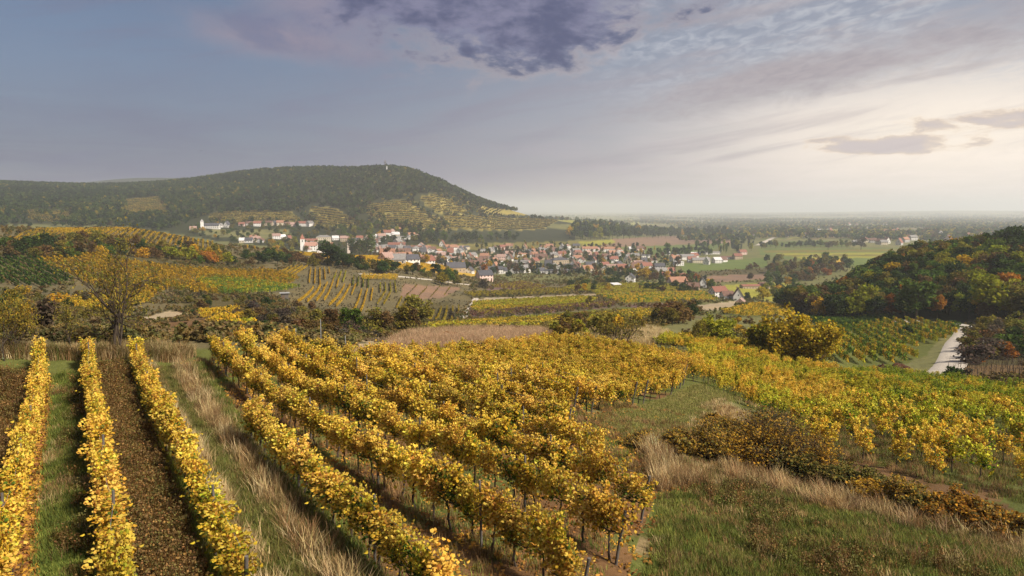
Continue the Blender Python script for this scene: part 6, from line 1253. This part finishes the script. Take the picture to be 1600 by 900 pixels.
for kd, lst in grass_pts.items():
    x = np.concatenate([q[0] for q in lst]); y = np.concatenate([q[1] for q in lst]); c = np.concatenate([q[2] for q in lst])
    r = np.hypot(x, y); nmz, lb, var, sc = LB[kd]
    scatter(nmz, lb, x, y, ground(x, y), var, rng.uniform(0, 6.28, len(x)), sc * rng.uniform(0.7, 1.35, len(x)) * (1 + np.clip((r - 40) / 60, 0, 1) * (0.25 if kd in ('short', 'mid') else 0.5)), np.clip(c * ((1.85, 1.8, 1.6) if kd == 'short' else (1.4, 1.3, 1.25)), 0.01, 0.8))
    print(kd, len(x))
# rough ground cover over the middle distance
n = 60000
a = rng.uniform(-0.66, 0.66, n); r = np.exp(rng.uniform(math.log(54), math.log(900), n)); x = np.sin(a) * r; y = np.cos(a) * r; z = ground(x, y); px, py = project(x, y, z)
cc = land_colour(x, y, z); lum = cc.sum(1); cl = fbm(x / 12, y / 12, 611, 3)
def is_col(nm): return (np.abs(cc - np.array(C_[nm])).sum(1) < 1e-6)
k = (is_col('bank') | is_col('dark') | is_col('dry') | is_col('valley') | is_col('heather') | is_col('olive') | is_col('weeds') | is_col('straw')) & (cl > -0.06) 
x, y, z, cc, r = x[k], y[k], z[k], cc[k], r[k]; pal = np.array([(0.20, 0.15, 0.05), (0.28, 0.21, 0.09), (0.17, 0.17, 0.04), (0.10, 0.12, 0.03), (0.30, 0.20, 0.05)])
tn = 0.5 * cc + 0.6 * pal[rng.integers(0, 5, len(x))]; px, py = project(x, y, z)
plot_ = inpoly(px, py, [(425,440),(480,412),(735,440),(735,470),(700,508),(460,492)]) & (r > 220); tn[plot_] = cc[plot_] * rng.uniform(0.85, 1.9, (plot_.sum(), 1)); st_ = (np.abs(cc - np.array(C_['straw'])).sum(1) < 1e-6); tn[st_] = cc[st_] * rng.uniform(0.45, 1.1, (st_.sum(), 1)); small = np.where(plot_ | st_, 0.42, 1.0)
k = (r > 75) | (project(x, y, z)[1] < 566) & (project(x, y, z)[0] < 560); x, y, z, r, tn, small = x[k], y[k], z[k], r[k], tn[k], small[k]
scatter('ground_cover', 'low brown and olive scrub covering the banks between the fields', x, y, z - 0.05, SHRUB_LOW, rng.uniform(0, 6.28, len(x)), rng.uniform(0.5, 1.3, len(x)) * (0.6 + np.clip(r / 400, 0.2, 1.2)) * small, tn, cat='scrub')
print('cover', len(x))
# ------------------------------------------------------------------ air: one closed box of thin haze round everything
zmin = float(V_TERR_MIN) - 1.0 if 'V_TERR_MIN' in globals() else -140.0
S_ = 27000.0
b = Builder(); b.box(0, 0, (150.0 + zmin) / 2, 2 * S_, 2 * S_, 150.0 - zmin)
m = bpy.data.materials.new('haze'); m.use_nodes = True; t = NT(m.node_tree); t.n.clear()
pv = t.add('ShaderNodeVolumePrincipled'); pv.inputs['Color'].default_value = (0.91, 0.955, 1.0, 1); pv.inputs['Density'].default_value = 0.00015; pv.inputs['Anisotropy'].default_value = 0.25
t.l.new(pv.outputs[0], t.add('ShaderNodeOutputMaterial').inputs['Volume'])
hz = obj('haze', b.build('haze', m)); hz['kind'] = 'stuff'; tag(hz, 'pale haze lying over the valley and the far plain', 'haze')
print('done', round(time.time() - T0, 1), len(bpy.data.objects))
